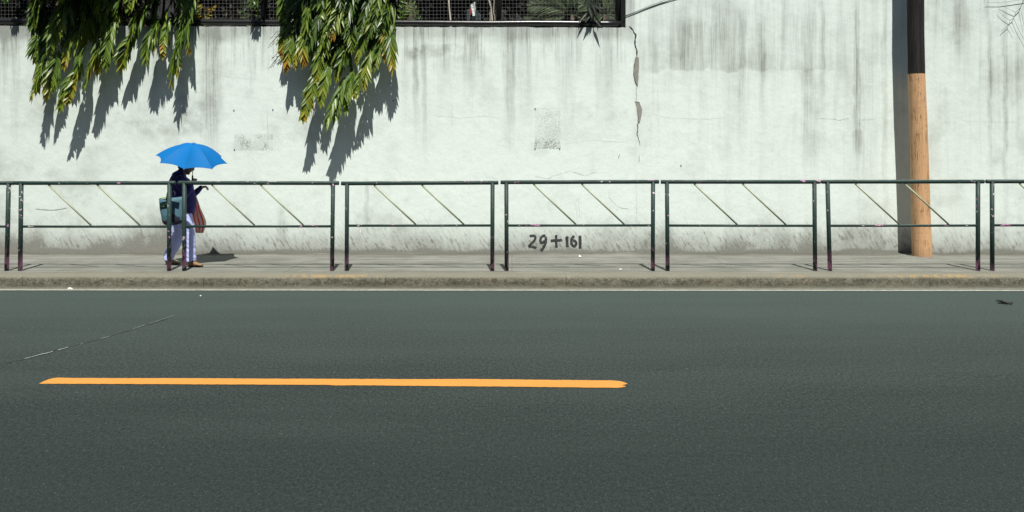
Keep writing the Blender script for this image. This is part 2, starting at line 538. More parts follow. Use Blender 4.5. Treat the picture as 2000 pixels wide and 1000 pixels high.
M = {}
M['wall'] = wall_material()
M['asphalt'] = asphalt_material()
M['pave'] = concrete_material('pavement_concrete', (0.138, 0.142, 0.122), (0.198, 0.202, 0.178), (0.108, 0.107, 0.088))
M['kerb'] = concrete_material('kerb_concrete', (0.135, 0.130, 0.098), (0.195, 0.188, 0.146), (0.085, 0.080, 0.058), True)
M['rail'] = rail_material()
M['pole'] = pole_material()
M['diag'] = plain('pale_bar_paint', (0.31, 0.34, 0.23), .5, .3, 25)
GREEN = [(0.0, (0.012, 0.028, 0.005)), (0.35, (0.058, 0.118, 0.012)), (0.62, (0.160, 0.230, 0.020)), (0.84, (0.30, 0.26, 0.02)), (1.0, (0.38, 0.14, 0.012))]
M['leaf'] = leaf_material('hanging_leaves', GREEN, .42, .20)
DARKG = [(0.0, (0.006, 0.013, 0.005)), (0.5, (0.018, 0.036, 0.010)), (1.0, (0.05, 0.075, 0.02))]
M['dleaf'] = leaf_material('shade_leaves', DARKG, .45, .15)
PALM = [(0.0, (0.022, 0.042, 0.018)), (0.5, (0.085, 0.125, 0.055)), (0.85, (0.20, 0.22, 0.12)), (1.0, (0.26, 0.15, 0.06))]
M['palm'] = leaf_material('palm_leaves', PALM, .35, .2)
M['bark'] = bark_material('bark', (0.045, 0.036, 0.026), (0.14, 0.115, 0.085))
M['cane'] = bark_material('dry_cane', (0.26, 0.24, 0.19), (0.46, 0.43, 0.36))
M['black'] = plain('black_metal_paint', (0.016, 0.016, 0.017), .28, .3, 30, .5, .1)
M['wire'] = plain('galvanised_wire', (0.22, 0.23, 0.23), .45, .2, 20)
M['soil'] = plain('soil', (0.03, 0.024, 0.018), .95, .4, 6, .1, .5)
M['grey'] = plain('blocker_dark', (0.035, 0.036, 0.036), .9, .2, 2)

# ------------------------------------------------------------------ the setting
bm = bmesh.new()
bmesh.ops.create_grid(bm, x_segments=2, y_segments=2, size=300)
bmesh.ops.translate(bm, verts=bm.verts, vec=(0, 0, -0.06))
tag(obj('ground', bm, M['soil']), kind='structure')
bm = bmesh.new()
vs = [bm.verts.new(p) for p in ((-120, -14, 0), (120, -14, 0), (120, 10.62, 0), (-120, 10.62, 0))]
bm.faces.new(vs)
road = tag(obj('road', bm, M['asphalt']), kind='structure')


def fbm(x, y, z=0.0, o=4):
    return mnoise.fractal(Vector((x, y, z)), 1.0, 2.0, o)


# kerb: rounded, chipped
prof = [(10.585, -0.03), (10.580, 0.02), (10.578, 0.07), (10.576, 0.115), (10.582, 0.140), (10.597, 0.158), (10.625, 0.168), (10.68, 0.171), (10.74, 0.171), (10.80, 0.170), (10.84, 0.168)]
verts, faces = [], []
xs = [-60, -30] + [-12 + .03 * i for i in range(801)] + [30, 60]
for x in xs:
    for j, (y, z) in enumerate(prof):
        a = fbm(x * 3.1, j * .7) * .010 + fbm(x * .45, 9.0) * .012 + fbm(x * 12, j * 1.3, 4) * .005
        k = 1.0 if 1 <= j <= 6 else .25
        verts.append((x, y + a * k, z + (fbm(x * 2.3, j * .4, 3) * .006 + fbm(x * 11, j * 1.0, 8) * .003) * (k if z > .05 else 0)))
n = len(prof)
for i in range(len(xs) - 1):
    for j in range(n - 1):
        faces.append((i * n + j, (i + 1) * n + j, (i + 1) * n + j + 1, i * n + j + 1))
tag(raw('kerb', verts, faces, M['kerb'], smooth=True), kind='structure')

# pavement slab, a little uneven, heaped with dirt against the wall
xs = [-60, -30] + [-12 + .05 * i for i in range(481)] + [30, 60]
ys = [10.83, 10.84] + [10.84 + .06 * i for i in range(1, 28)] + [12.50 + .03 * i for i in range(10)]
verts, faces = [], []
pole_c = Vector((P(1800, 500, 12.4).x, 12.4, 0))
for x in xs:
    for y in ys:
        z = KZ + fbm(x * .9, y * 1.2) * .004
        f = max(0.0, (y - 12.52 - fbm(x * 1.3, 2.0) * .09) / .23)
        z += min(f, 1.2) ** 1.5 * (.022 + .018 * fbm(x * 2.4, 5.0) + .010 * fbm(x * 14, y * 9))
        dp = math.hypot(x - pole_c.x, y - pole_c.y)
        if dp < .42:
            z += (.42 - dp) / .42 * (.035 + .02 * fbm(x * 9, y * 9))
        if y < 10.835: z -= .05
        verts.append((x, y, z))
n = len(ys)
for i in range(len(xs) - 1):
    for j in range(n - 1):
        faces.append((i * n + j, (i + 1) * n + j, (i + 1) * n + j + 1, i * n + j + 1))
tag(raw('pavement', verts, faces, M['pave'], smooth=True), kind='structure')

# painted road markings
M['orange'] = None
g = G('orange_paint')
pos = g.vec(g.X, g.Y, g.Z)
oc = g.mix(g.noise(pos, 2.0, 4), (0.50, 0.220, 0.040), (0.56, 0.255, 0.05))
oc = g.mix(g.ss(g.noise(pos, 30.0, 4, .7), .55, .75, 0, .35), oc, (0.50, 0.27, 0.09))
oc = g.mix(g.ss(g.noise(pos, 60.0, 2, .7), .68, .74, 0, .6), oc, (0.14, 0.11, 0.07))
worn = g.ss(g.noise(g.vec(g.X * 3.0, g.Y * 16, 1.0), 1.0, 6, .75), .64, .72) * g.ss(g.noise(pos, 1.3, 3), .46, .60)
oc = g.mix(worn * .45, oc, (0.15, 0.10, 0.05))
M['orange'] = g.done(oc, .75, g.noise(pos, 60.0, 3), .5, .004, .3)
g = G('faded_white_paint')
pos = g.vec(g.X, g.Y, g.Z)
wc = g.mix(g.noise(pos, 9.0, 5), (0.24, 0.24, 0.19), (0.44, 0.44, 0.36))
wc = g.mix(g.ss(g.noise(pos, 26.0, 4, .7), .56, .72, 0, .7), wc, (0.16, 0.16, 0.13))
M['edge'] = g.done(wc, .85)


def G3(px, py):          # a spot on the road
    return P(px, py, F * CAMH / (py - HZ))


top = [(76, 750.3), (84, 746), (94, 742), (104, 739.4), (115, 738.4), (140, 739.2), (250, 739.4), (400, 739.6), (520, 740.4), (650, 740.8), (800, 741.4), (930, 741.2), (1050, 742.6), (1150, 743.4), (1195, 743.8), (1212, 745.4), (1220, 747.8), (1226, 750.5)]
bot = [(1215, 753.4), (1216.5, 754.0), (1222, 754.6), (1221, 756.2), (1214, 757.6), (1205, 758.4), (1120, 757.4), (1000, 756.0), (880, 755.2), (760, 754.0), (690, 753.4), (655, 753.8), (640, 752.6), (520, 752.0), (400, 751.6), (260, 750.9), (140, 750.5)]
bm = bmesh.new()
ring = []
pts = top + bot
for i, a in enumerate(pts):
    b = pts[(i + 1) % len(pts)]
    k = max(1, int(abs(b[0] - a[0]) / 6))
    for j in range(k):
        t = j / k
        q = G3(a[0] + (b[0] - a[0]) * t, a[1] + (b[1] - a[1]) * t + (rnd.uniform(-.22, .22) if k > 2 else 0))
        ring.append(bm.verts.new((q.x, q.y, .004)))
f = bm.faces.new(ring)
if f.normal.z < 0: f.normal_flip()
bm.normal_update()
bmesh.ops.triangulate(bm, faces=bm.faces)
o = obj('centre_line', bm, M['orange'], road); o['label'] = 'orange painted dash on the grey asphalt'
verts, faces = [], []
for i in range(900):
    x = -13 + i * .029
    yc = 10.385 - (x / 13) * .045
    verts += [(x, yc - .036 + rnd.uniform(-.006, .006), .004), (x, yc + .03 + fbm(x * 2, 3) * .012 + rnd.uniform(-.01, .01), .004)]
    if i: faces.append((2 * i - 2, 2 * i, 2 * i + 1, 2 * i - 1))
raw('edge_line', verts, faces, M['edge'], road)


def ribbon(pts, w, place, jit, r, step=6.0):
    """thin uneven strip along pixel polyline; place(px,py)->Vector"""
    vs, fs = [], []
    dense = []
    for a, b in zip(pts, pts[1:]):
        L = math.hypot(b[0] - a[0], b[1] - a[1])
        k = max(1, int(L / step))
        for j in range(k):
            t = j / k
            dense.append((a[0] + (b[0] - a[0]) * t + r.uniform(-jit, jit), a[1] + (b[1] - a[1]) * t + r.uniform(-jit, jit)))
    dense.append(pts[-1])
    for i, p in enumerate(dense):
        a = dense[max(i - 1, 0)]; b = dense[min(i + 1, len(dense) - 1)]
        dx, dy = b[0] - a[0], b[1] - a[1]
        L = math.hypot(dx, dy) or 1
        ww = w * r.uniform(.35, 1.0) * (.3 if i in (0, len(dense) - 1) else 1) / 2
        nx, ny = -dy / L * ww, dx / L * ww
        vs += [place(p[0] + nx, p[1] + ny), place(p[0] - nx, p[1] - ny)]
        if i: fs.append((2 * i - 2, 2 * i - 1, 2 * i + 1, 2 * i))
    return vs, fs


def strips(name, lines, mat, parent, place, jit=1.2, step=6.0, seed=1):
    r = random.Random(seed)
    V_, F_ = [], []
    for pts, w in lines:
        v, f = ribbon(pts, w, place, jit, r, step)
        o_ = len(V_)
        V_ += v; F_ += [tuple(i + o_ for i in q) for q in f]
    return raw(name, V_, F_, mat, parent)


def on_road(px, py):
    q = G3(px, py); return Vector((q.x, q.y, .004))


M['crackdark'] = plain('crack_dark', (0.035, 0.035, 0.032), .95, .2)
M['crackpale'] = plain('crack_filler', (0.19, 0.22, 0.21), .9, .3, 30)
strips('crack', [([(0, 712), (45, 703), (130, 679), (190, 664), (255, 645), (330, 622)], .9)], M['crackdark'], road, on_road, .5, 8)
strips('crack_filler', [([(46, 702.6), (58, 699.5), (76, 694.5), (104, 687.5)], 1.6), ([(112, 685.5), (134, 679)], 1.8), ([(156, 673.4), (163, 671.6)], 1.1), ([(196, 663), (214, 658)], .9), ([(258, 644), (285, 635)], .6), ([(292, 633), (340, 617)], .5)],
       M['crackpale'], road, lambda a, b: on_road(a, b) + Vector((0, 0, .003)), .35, 3, 3)

# ------------------------------------------------------------------ boundary wall
TOPZ = P(0, 51, DW).z
XR = P(1222, 0, DW).x
wall = thing('boundary_wall', 'tall stained white plaster wall with a step up behind the wooden pole', 'wall', (0, DW, 0))
bm = bmesh.new()
topl = []
k = 300
for i in range(k + 1):
    x = -14 + (XR + 14) * i / k
    topl.append((x, P(0, 48.5 + 5.5 * (i / k) * 1.0, DW).z + fbm(x * 3, 1) * .010 + fbm(x * 14, 2) * .007))
outline = [(-60, -0.02), (60, -0.02), (60, 6.6), (XR, 6.6), (XR, topl[-1][1])] + list(reversed(topl)) + [(-60, TOPZ)]
fr = [bm.verts.new((x, DW, z)) for x, z in outline]
bk = [bm.verts.new((x, DW + .28, z)) for x, z in outline]
bm.faces.new(fr)
bm.faces.new(list(reversed(bk)))
bm.normal_update()
for i in range(len(fr)):
    j = (i + 1) % len(fr)
    bm.faces.new((fr[j], fr[i], bk[i], bk[j]))
bmesh.ops.triangulate(bm, faces=bm.faces)
bmesh.ops.recalc_face_normals(bm, faces=bm.faces)
obj('plaster_face', bm, M['wall'], wall)


def on_wall(px, py, off=.003):
    q = P(px, py, DW); return Vector((q.x, DW - off, q.z))


M['hair_crack'] = plain('hairline', (0.36, 0.38, 0.355), .95, .2)
M['peel'] = plain('bare_render', (0.27, 0.265, 0.235), .95, .35, 14, .2, .5)
M['fleck'] = plain('fresh_white', (0.85, 0.86, 0.86), .7, .05)
M['brush_paint'] = None
g = G('black_brush_paint')
pos = g.vec(g.X, g.Y, g.Z)
gc = g.mix(g.ss(g.noise(g.vec(g.X * 20, 0.0, g.Z * 60), 1.0, 4, .7), .48, .70), (0.022, 0.024, 0.025), (0.12, 0.125, 0.125))
M['brush_paint'] = g.done(gc, .7)
strips('crack', [
    ([(1228, 50), (1236, 58), (1241, 68), (1240, 82), (1243, 97), (1244, 110)], 3.4), ([(1244, 165), (1243, 185), (1243, 198)], .8),
    ([(1246, 240), (1244, 262), (1250, 285)], 2.0), ([(1249, 303), (1247, 318)], 1.2), ([(1211, 300), (1208, 310)], 1.5)],
    M['crackdark'], wall, on_wall, .9, 4, 5)
strips('hairline_crack', [(p_, w_ * .62) for p_, w_ in [
    ([(1600, 231), (1625, 232), (1640, 235), (1660, 230)], .9), ([(1675, 234), (1695, 234), (1714, 230)], .9), ([(1275, 222), (1300, 230), (1380, 233), (1420, 229)], .5),
    ([(1128, 385), (1124, 400), (1127, 424)], .6), ([(1190, 372), (1189, 386), (1198, 395), (1208, 404), (1230, 409)], 1.0), ([(1208, 404), (1202, 414)], .6),
    ([(1045, 345), (1070, 349), (1080, 344), (1118, 333)], .7), ([(1118, 335), (1142, 343), (1165, 336)], .9), ([(1136, 365), (1130, 395), (1133, 425)], .6),
    ([(840, 225), (905, 230), (945, 226), (980, 231)], .5), ([(945, 331), (948, 344), (975, 350)], .5), ([(440, 150), (505, 155)], .4), ([(1242, 335), (1243, 420), (1242, 470)], .5),
    ([(70, 408), (100, 411), (131, 406)], 3.6), ([(523, 216), (523, 290)], 1.0), ([(1100, 282), (1160, 273), (1215, 278), (1235, 270)], .5), ([(1880, 236), (1950, 238), (1990, 240)], .4)]],
    M['hair_crack'], wall, on_wall, .7, 5, 6)
for poly in ([(1243, 110), (1248, 113), (1248, 130), (1247, 150), (1246, 168), (1242, 166), (1241, 158), (1238, 148), (1238, 130)],
             [(1240, 198), (1249, 200), (1254, 212), (1253, 226), (1250, 240), (1247, 242), (1246, 228), (1244, 222), (1243, 208)]):
    bm = bmesh.new()
    ctr = Vector(on_wall(sum(p[0] for p in poly) / len(poly), sum(p[1] for p in poly) / len(poly), .006))
    ring = []
    for i, a in enumerate(poly):
        b = poly[(i + 1) % len(poly)]
        for j in range(4):
            t = j / 4
            ring.append(bm.verts.new(on_wall(a[0] + (b[0] - a[0]) * t + rnd.uniform(-.5, .5), a[1] + (b[1] - a[1]) * t + rnd.uniform(-.5, .5), .003)))
    c_ = bm.verts.new(ctr)
    for i in range(len(ring)):
        bm.faces.new((ring[i], ring[(i + 1) % len(ring)], c_))
    bmesh.ops.recalc_face_normals(bm, faces=bm.faces)
    obj('bare_patch', bm, M['peel'], wall)
strips('crack_edge', [([(1243, 109), (1238, 128), (1238, 148), (1241, 160), (1245, 169)], 1.4), ([(1239.5, 198), (1250, 200.5)], 2.0), ([(1246, 225), (1246, 243)], 1.2)], M['crackdark'], wall, lambda a, b: on_wall(a, b, .0075), .5, 4, 8)
# nail stubs of the old notices
for a, b in ((1045, 212), (1045, 290), (1093, 290), (457, 215), (533, 214), (458, 292), (768, 197), (1330, 323)):
    bm = bmesh.new()
    q = on_wall(a, b, 0)
    tube(bm, [q, q + Vector((0, -.012, -.002))], .009, 8)
    obj('nail', bm, M['crackdark'], wall)
# brushed numbers: strokes as (points, widths)
ST = [
    ([(1034.5, 461.2), (1040, 460.2), (1044, 460.6), (1046, 464), (1044.5, 469), (1038, 476), (1031.5, 481.5), (1039, 482), (1048, 484)], 3.4),
    ([(1065.5, 460.5), (1060, 460.5), (1056, 465), (1055, 470), (1057, 474.5), (1061, 474), (1064, 470)], 3.6),
    ([(1066, 462), (1066.3, 468), (1065, 476), (1061.5, 484), (1056, 490.5)], 3.8),
    ([(1075.5, 470.5), (1082, 469.5), (1090, 469.5), (1098, 468.5)], 3.6), ([(1086, 459), (1086, 470), (1087, 483.5)], 3.8),
    ([(1107, 461.5), (1107.5, 470), (1108, 482)], 4.2),
    ([(1121.5, 460.5), (1117, 465), (1115, 472), (1117, 478), (1121, 481), (1125, 478), (1125.5, 473), (1122, 469.5), (1118.5, 470)], 3.4),
    ([(1132.5, 460), (1133, 470), (1133, 485)], 4.0)]
r = random.Random(5)
V_, F_ = [], []
for s_i, (pts, w) in enumerate(ST):
    # smooth the stroke
    for _ in range(2):
        q = [pts[0]]
        for a, b in zip(pts, pts[1:]):
            q += [(a[0] * .75 + b[0] * .25, a[1] * .75 + b[1] * .25), (a[0] * .25 + b[0] * .75, a[1] * .25 + b[1] * .75)]
        q.append(pts[-1]); pts = q
    for i, p in enumerate(pts):
        a = pts[max(i - 1, 0)]; b = pts[min(i + 1, len(pts) - 1)]
        dx, dy = b[0] - a[0], b[1] - a[1]; L = math.hypot(dx, dy) or 1
        ww = w * .70 * r.uniform(.86, 1.12) * (.55 if i in (0, len(pts) - 1) else 1)
        o_ = .002 + .0006 * s_i
        V_ += [on_wall(p[0] - dy / L * ww, p[1] + dx / L * ww, o_), on_wall(p[0] + dy / L * ww, p[1] - dx / L * ww, o_)]
        if i: m_ = len(V_); F_.append((m_ - 4, m_ - 3, m_ - 1, m_ - 2))
o = raw('painted_numbers', V_, F_, M['brush_paint'], wall)
o['label'] = 'black hand painted numbers 29+161 low on the white wall'
strips('white_fleck', [([(704, 448), (704, 455)], 3.2), ([(1254, 456), (1254, 461)], 1.6)], M['fleck'], wall, on_wall, .4, 2, 9)

# ------------------------------------------------------------------ railing panels
post_px = [((-272, -272), (17, 13)), ((41.5, 39.5), (331, 330)), ((360, 360), (650.5, 648.5)), ((678, 677), (962, 961.5)), ((989, 989.5), (1275.5, 1275)),
           ((1302.5, 1304), (1590.5, 1592)), ((1616, 1621), (1910, 1910)), ((1937.5, 1938), (2228, 2229))]
rail_y = [(357.5, 357.5), (357.5, 357.3), (357.3, 357.6), (358.2, 356.8), (356.0, 355.0), (355.2, 355.2), (355.0, 354.6), (354.4, 354.0)]
mid_y = [(442.5, 442.5), (442.5, 442.5), (442.2, 442), (440.8, 440.4), (440.5, 440.2), (440.5, 441), (441, 440.5), (440, 440)]
base_y = [(530, 530), (530, 531), (531, 528.5), (528.5, 527), (527, 527), (527.5, 530), (530, 529), (529, 529)]
labels = ['green pipe railing panel cut off at the left edge of the photo',
          'green pipe railing panel left of the walking person, whose bag hangs behind its right post',
          'green pipe railing panel right of the striped bag, its left post before the person',
          'green pipe railing panel below the largest hanging shrub, left of the painted numbers',
          'green pipe railing panel standing in front of the painted numbers 29+161',
          'green pipe railing panel between the painted numbers panel and the one before the wooden pole',
          'green pipe railing panel standing in front of the orange wooden pole',
          'green pipe railing panel cut off at the right edge of the photo']
for i, ((l, rr), ry, my, by, lab) in enumerate(zip(post_px, rail_y, mid_y, base_y, labels)):
    lb = P(l[1], 528.8, DF); rb = P(rr[1], 528.8, DF)
    lb.z = rb.z = KZ - .02
    root = thing('railing_panel', lab, 'railing', (lb + rb) / 2, 'green pipe railing panels along the kerb')
    lt = P(l[0], ry[0], DF); rt = P(rr[0], ry[1], DF)
    for b_, t_ in ((lb, lt), (rb, rt)):
        bm = bmesh.new()
        tube(bm, [b_, b_.lerp(t_, .5), t_], .0300, 18)
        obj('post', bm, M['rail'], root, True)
    ex = P(1011.5, 0, DF).x
    xdir = (rt - lt).normalized()
    bm = bmesh.new()
    e0, e1 = lt - xdir * ex, rt + xdir * ex
    tube(bm, [e0, e0 + xdir * .004, e1 - xdir * .004, e1], [.0265, .0288, .0288, .0265], 18)
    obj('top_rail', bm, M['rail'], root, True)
    bm = bmesh.new()
    ml = P(0, my[0], DF).z; mr = P(0, my[1], DF).z
    fl = (ml - lb.z) / (lt.z - lb.z); fr_ = (mr - rb.z) / (rt.z - rb.z)
    a, b = lb.lerp(lt, fl), rb.lerp(rt, fr_)
    tube(bm, [a, b], .0180, 14)
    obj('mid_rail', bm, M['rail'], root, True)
    for (u0, u1) in ((.185, .475), (.513, .805)):
        bm = bmesh.new()
        t0 = lt.lerp(rt, u0) + Vector((0, 0, -.030)); t1 = a.lerp(b, u1) + Vector((0, 0, .015))
        tube(bm, [t0, t1], .0130, 10)
        obj('diagonal_bar', bm, M['diag'], root, True)

# ------------------------------------------------------------------ wooden pole
pb = P(1801, 505, 12.4)
pole = thing('utility_pole', 'round wooden pole standing by the wall, painted black above and orange below', 'pole', (pb.x, 12.4, KZ))
bm = bmesh.new()
ctr = [(1801.5, 12.40, 505, 19.0), (1799, 12.40, 440, 18.4), (1796.5, 12.39, 340, 17.3), (1793.5, 12.38, 240, 16.6), (1790, 12.37, 150, 16.2), (1788.5, 12.36, 60, 16.0), (1788, 12.35, 0, 16.0), (1788.5, 12.33, -300, 15.2), (1790, 12.30, -640, 13.8)]
SEG = 40
prev = None
import bisect
steps = 120
zs = []
pts = [(P(a, c, d), w * .95 / F * d) for a, d, c, w in ctr]
pts[0][0].z = KZ - .05
for s in range(steps + 1):
    t = s / steps * (len(pts) - 1)
    i = min(int(t), len(pts) - 2); t -= i
    c0 = pts[i][0].lerp(pts[i + 1][0], t); w = pts[i][1] * (1 - t) + pts[i + 1][1] * t
    ring = []
    for k in range(SEG):
        an = 2 * math.pi * k / SEG
        q = w * (1 + .022 * fbm(math.cos(an) * 1.2, math.sin(an) * 1.2, c0.z * .6) + .012 * fbm(math.cos(an) * 6, math.sin(an) * 6, c0.z * 1.5))
        ring.append(bm.verts.new(c0 + Vector((math.cos(an) * q, math.sin(an) * q, 0))))
    if prev:
        for k in range(SEG):
            bm.faces.new((prev[k], prev[(k + 1) % SEG], ring[(k + 1) % SEG], ring[k]))
    prev = ring
bm.faces.new(prev)
obj('shaft', bm, M['pole'], pole, True)

# ------------------------------------------------------------------ fence on the wall
FY = DW + .13
fence = thing('mesh_fence', 'black pipe framed fence with welded wire mesh on the lower wall', 'fence', (0, FY, TOPZ))
bm = bmesh.new()
za, zb = P(0, 42.5, FY).z, P(0, 47.5, FY).z
pl = []
for i in range(61):
    x = -14 + (XR - .03 + 14) * i / 60
    pl.append((x, FY - .05, za + (zb - za) * (x + 8.5) / (XR + 8.5) + fbm(x * .6, 0) * .008))
tube(bm, pl, .050, 16)
obj('bottom_rail', bm, M['black'], fence, True)
bm = bmesh.new()
tube(bm, [(-14, FY, 5.15), (XR - .03, FY, 5.15)], .04, 12)
obj('top_rail', bm, M['black'], fence, True)
for px in (-130, 60, 515, 974, 1208):
    bm = bmesh.new()
    c0 = P(px, 60, FY)
    tube(bm, [(c0.x, FY, TOPZ - .02), (c0.x, FY, 5.15)], .047, 14)
    obj('post', bm, M['black'], fence, True)
bm = bmesh.new()
box(bm, XR - .075, XR - .004, FY - .10, FY + .06, TOPZ - .02, 5.2)
obj('end_plate', bm, M['black'], fence)
verts, faces = [], []


def wire(p, q, r_):
    p, q = Vector(p), Vector(q)
    t = (q - p).normalized()
    u = t.orthogonal().normalized(); w = t.cross(u)
    o_ = len(verts)
    for c in (p, q):
        for k in range(4):
            an = math.pi / 2 * k
            verts.append(c + (u * math.cos(an) + w * math.sin(an)) * r_)
    for k in range(4):
        faces.append((o_ + k, o_ + (k + 1) % 4, o_ + 4 + (k + 1) % 4, o_ + 4 + k))


xx = -12.0
while xx < XR - .1:
    wire((xx + rnd.uniform(-.003, .003), FY + .03, TOPZ + .02), (xx + rnd.uniform(-.006, .006), FY + .03, 5.15), .0012); xx += .061
zz = TOPZ + .04
while zz < 5.15:
    px_, pz_ = -12.0, zz
    for i in range(24):
        nx = -12 + (XR - .1 + 12) * (i + 1) / 24
        nz = zz + fbm(nx * .5, zz) * .004
        wire((px_, FY + .034, pz_), (nx, FY + .034, nz), .0015)
        px_, pz_ = nx, nz
    zz += .061
raw('wire_mesh', verts, faces, M['wire'], fence)

# terrace behind the wall and an added dark wall that blocks sky leaks behind it
bm = bmesh.new()
box(bm, -60, XR, DW + .29, 30, -0.02, 3.90)
tag(obj('terrace', bm, M['soil']), kind='structure')
back_blocker = thing('sky_blocker', 'added dark grey wall that blocks the sky behind the garden shrubs', 'sky_blocker', (-5, 17.2, 3.9))
bm = bmesh.new()
box(bm, -40, XR + 8, 17.2, 17.6, -0.02, 9.5)
obj('blocker_face', bm, M['grey'], back_blocker)

# added unseen block across the street: it shuts off the low sky on that side
opp = thing('sky_blocker', 'added unseen block across the street that cuts the low sky light', 'sky_blocker', (0, -14.2, 0))
bm = bmesh.new()
box(bm, -55, 55, -24, -14.2, -.03, 17.0)
M['opp'] = plain('blocker_grey', (0.06, 0.06, 0.06), .9, .2, 2)
obj('blocker_face', bm, M['opp'], opp)

# ------------------------------------------------------------------ foliage
def leaflet(V_, F_, T_, p, d, L, w, nrm, tone, droop=.34):
    """one folded lance-shaped leaf: six faces"""
    d = d.normalized()
    s = d.cross(nrm).normalized()
    up = s.cross(d).normalized()
    g_ = Vector((0, 0, -1)) * L * droop
    o_ = len(V_)
    m1 = p + d * L * .33 + g_ * .12 - up * w * .18
    m2 = p + d * L * .68 + g_ * .45 - up * w * .15
    t = p + d * L + g_
    V_ += [p, m1, m2, t,
           p + d * L * .30 + g_ * .10 + s * w * .5, p + d * L * .64 + g_ * .42 + s * w * .40,
           p + d * L * .30 + g_ * .10 - s * w * .5, p + d * L * .64 + g_ * .42 - s * w * .40]
    F_ += [(o_, o_ + 4, o_ + 1), (o_ + 1, o_ + 4, o_ + 5, o_ + 2), (o_ + 2, o_ + 5, o_ + 3),
           (o_, o_ + 1, o_ + 6), (o_ + 1, o_ + 2, o_ + 7, o_ + 6), (o_ + 2, o_ + 3, o_ + 7)]
    T_ += [tone] * 6


def spray(V_, F_, T_, S_, base, tip, bow, nleaf, L, w, tone, r, tipy=.0):
    """a drooping compound leaf: rachis from base to tip bowed outward, paired leaflets"""
    base, tip = Vector(base), Vector(tip)
    ctrl = (base + tip) / 2 + Vector(bow)
    side0 = None
    pts = []
    N = 10
    for i in range(N + 1):
        t = i / N
        pts.append(base * (1 - t) ** 2 + ctrl * 2 * t * (1 - t) + tip * t * t)
    u_ = Vector((1, 0, 0))
    o_ = len(V_)
    for i, q in enumerate(pts):
        rr = .0055 - .0003 * i
        V_ += [q + Vector((rr, 0, 0)), q + Vector((-rr * .5, rr * .87, 0)), q + Vector((-rr * .5, -rr * .87, 0))]
        if i:
            a_ = o_ + 3 * (i - 1)
            for k in range(3):
                F_.append((a_ + k, a_ + (k + 1) % 3, a_ + 3 + (k + 1) % 3, a_ + 3 + k)); T_.append(.30)
    fan = Vector((r.uniform(-1.1, 1.1), -1, r.uniform(-.1, .6))).normalized()   # which way the frond's face looks
    for i in range(nleaf):
        t = .10 + .90 * i / (nleaf - 1)
        q = base * (1 - t) ** 2 + ctrl * 2 * t * (1 - t) + tip * t * t
        tg = ((ctrl - base) * (1 - t) + (tip - ctrl) * t).normalized()
        sd = tg.cross(fan).normalized()
        sz = (.65 + .5 * math.sin(math.pi * min(1, t * .9 + .12)))
        for sg in (-1, 1):
            dd = tg * r.uniform(.80, 1.1) + sd * sg * r.uniform(.40, .75) + fan * r.uniform(-.05, .40) + Vector((r.uniform(-.12, .12), 0, -.18))
            tn = tone + tipy * max(0, t - .5) * 1.3 + r.uniform(-.13, .13)
            if r.random() < .02: tn += .25
            leaflet(V_, F_, T_, q, dd, L * sz * r.uniform(.8, 1.15), w * r.uniform(.85, 1.15), fan + Vector((r.uniform(-.4, .4), 0, r.uniform(-.4, .4))), min(1, max(0, tn)))
    leaflet(V_, F_, T_, tip, (tip - ctrl), L * .8, w, fan, min(1, max(0, tone + tipy * .6)))


def stems_mesh(name, S_, mat, parent, r0=.006, r1=.003):
    bm = bmesh.new()
    for pts in S_:
        n_ = len(pts)
        tube(bm, pts, [r0 + (r1 - r0) * i / (n_ - 1) for i in range(n_)], 5, False)
    return obj(name, bm, mat, parent)


def interp(tab, x):
    if x <= tab[0][0]: return tab[0][1]
    for (a, b), (c, d) in zip(tab, tab[1:]):
        if x <= c: return b + (d - b) * (x - a) / (c - a)
    return tab[-1][1]


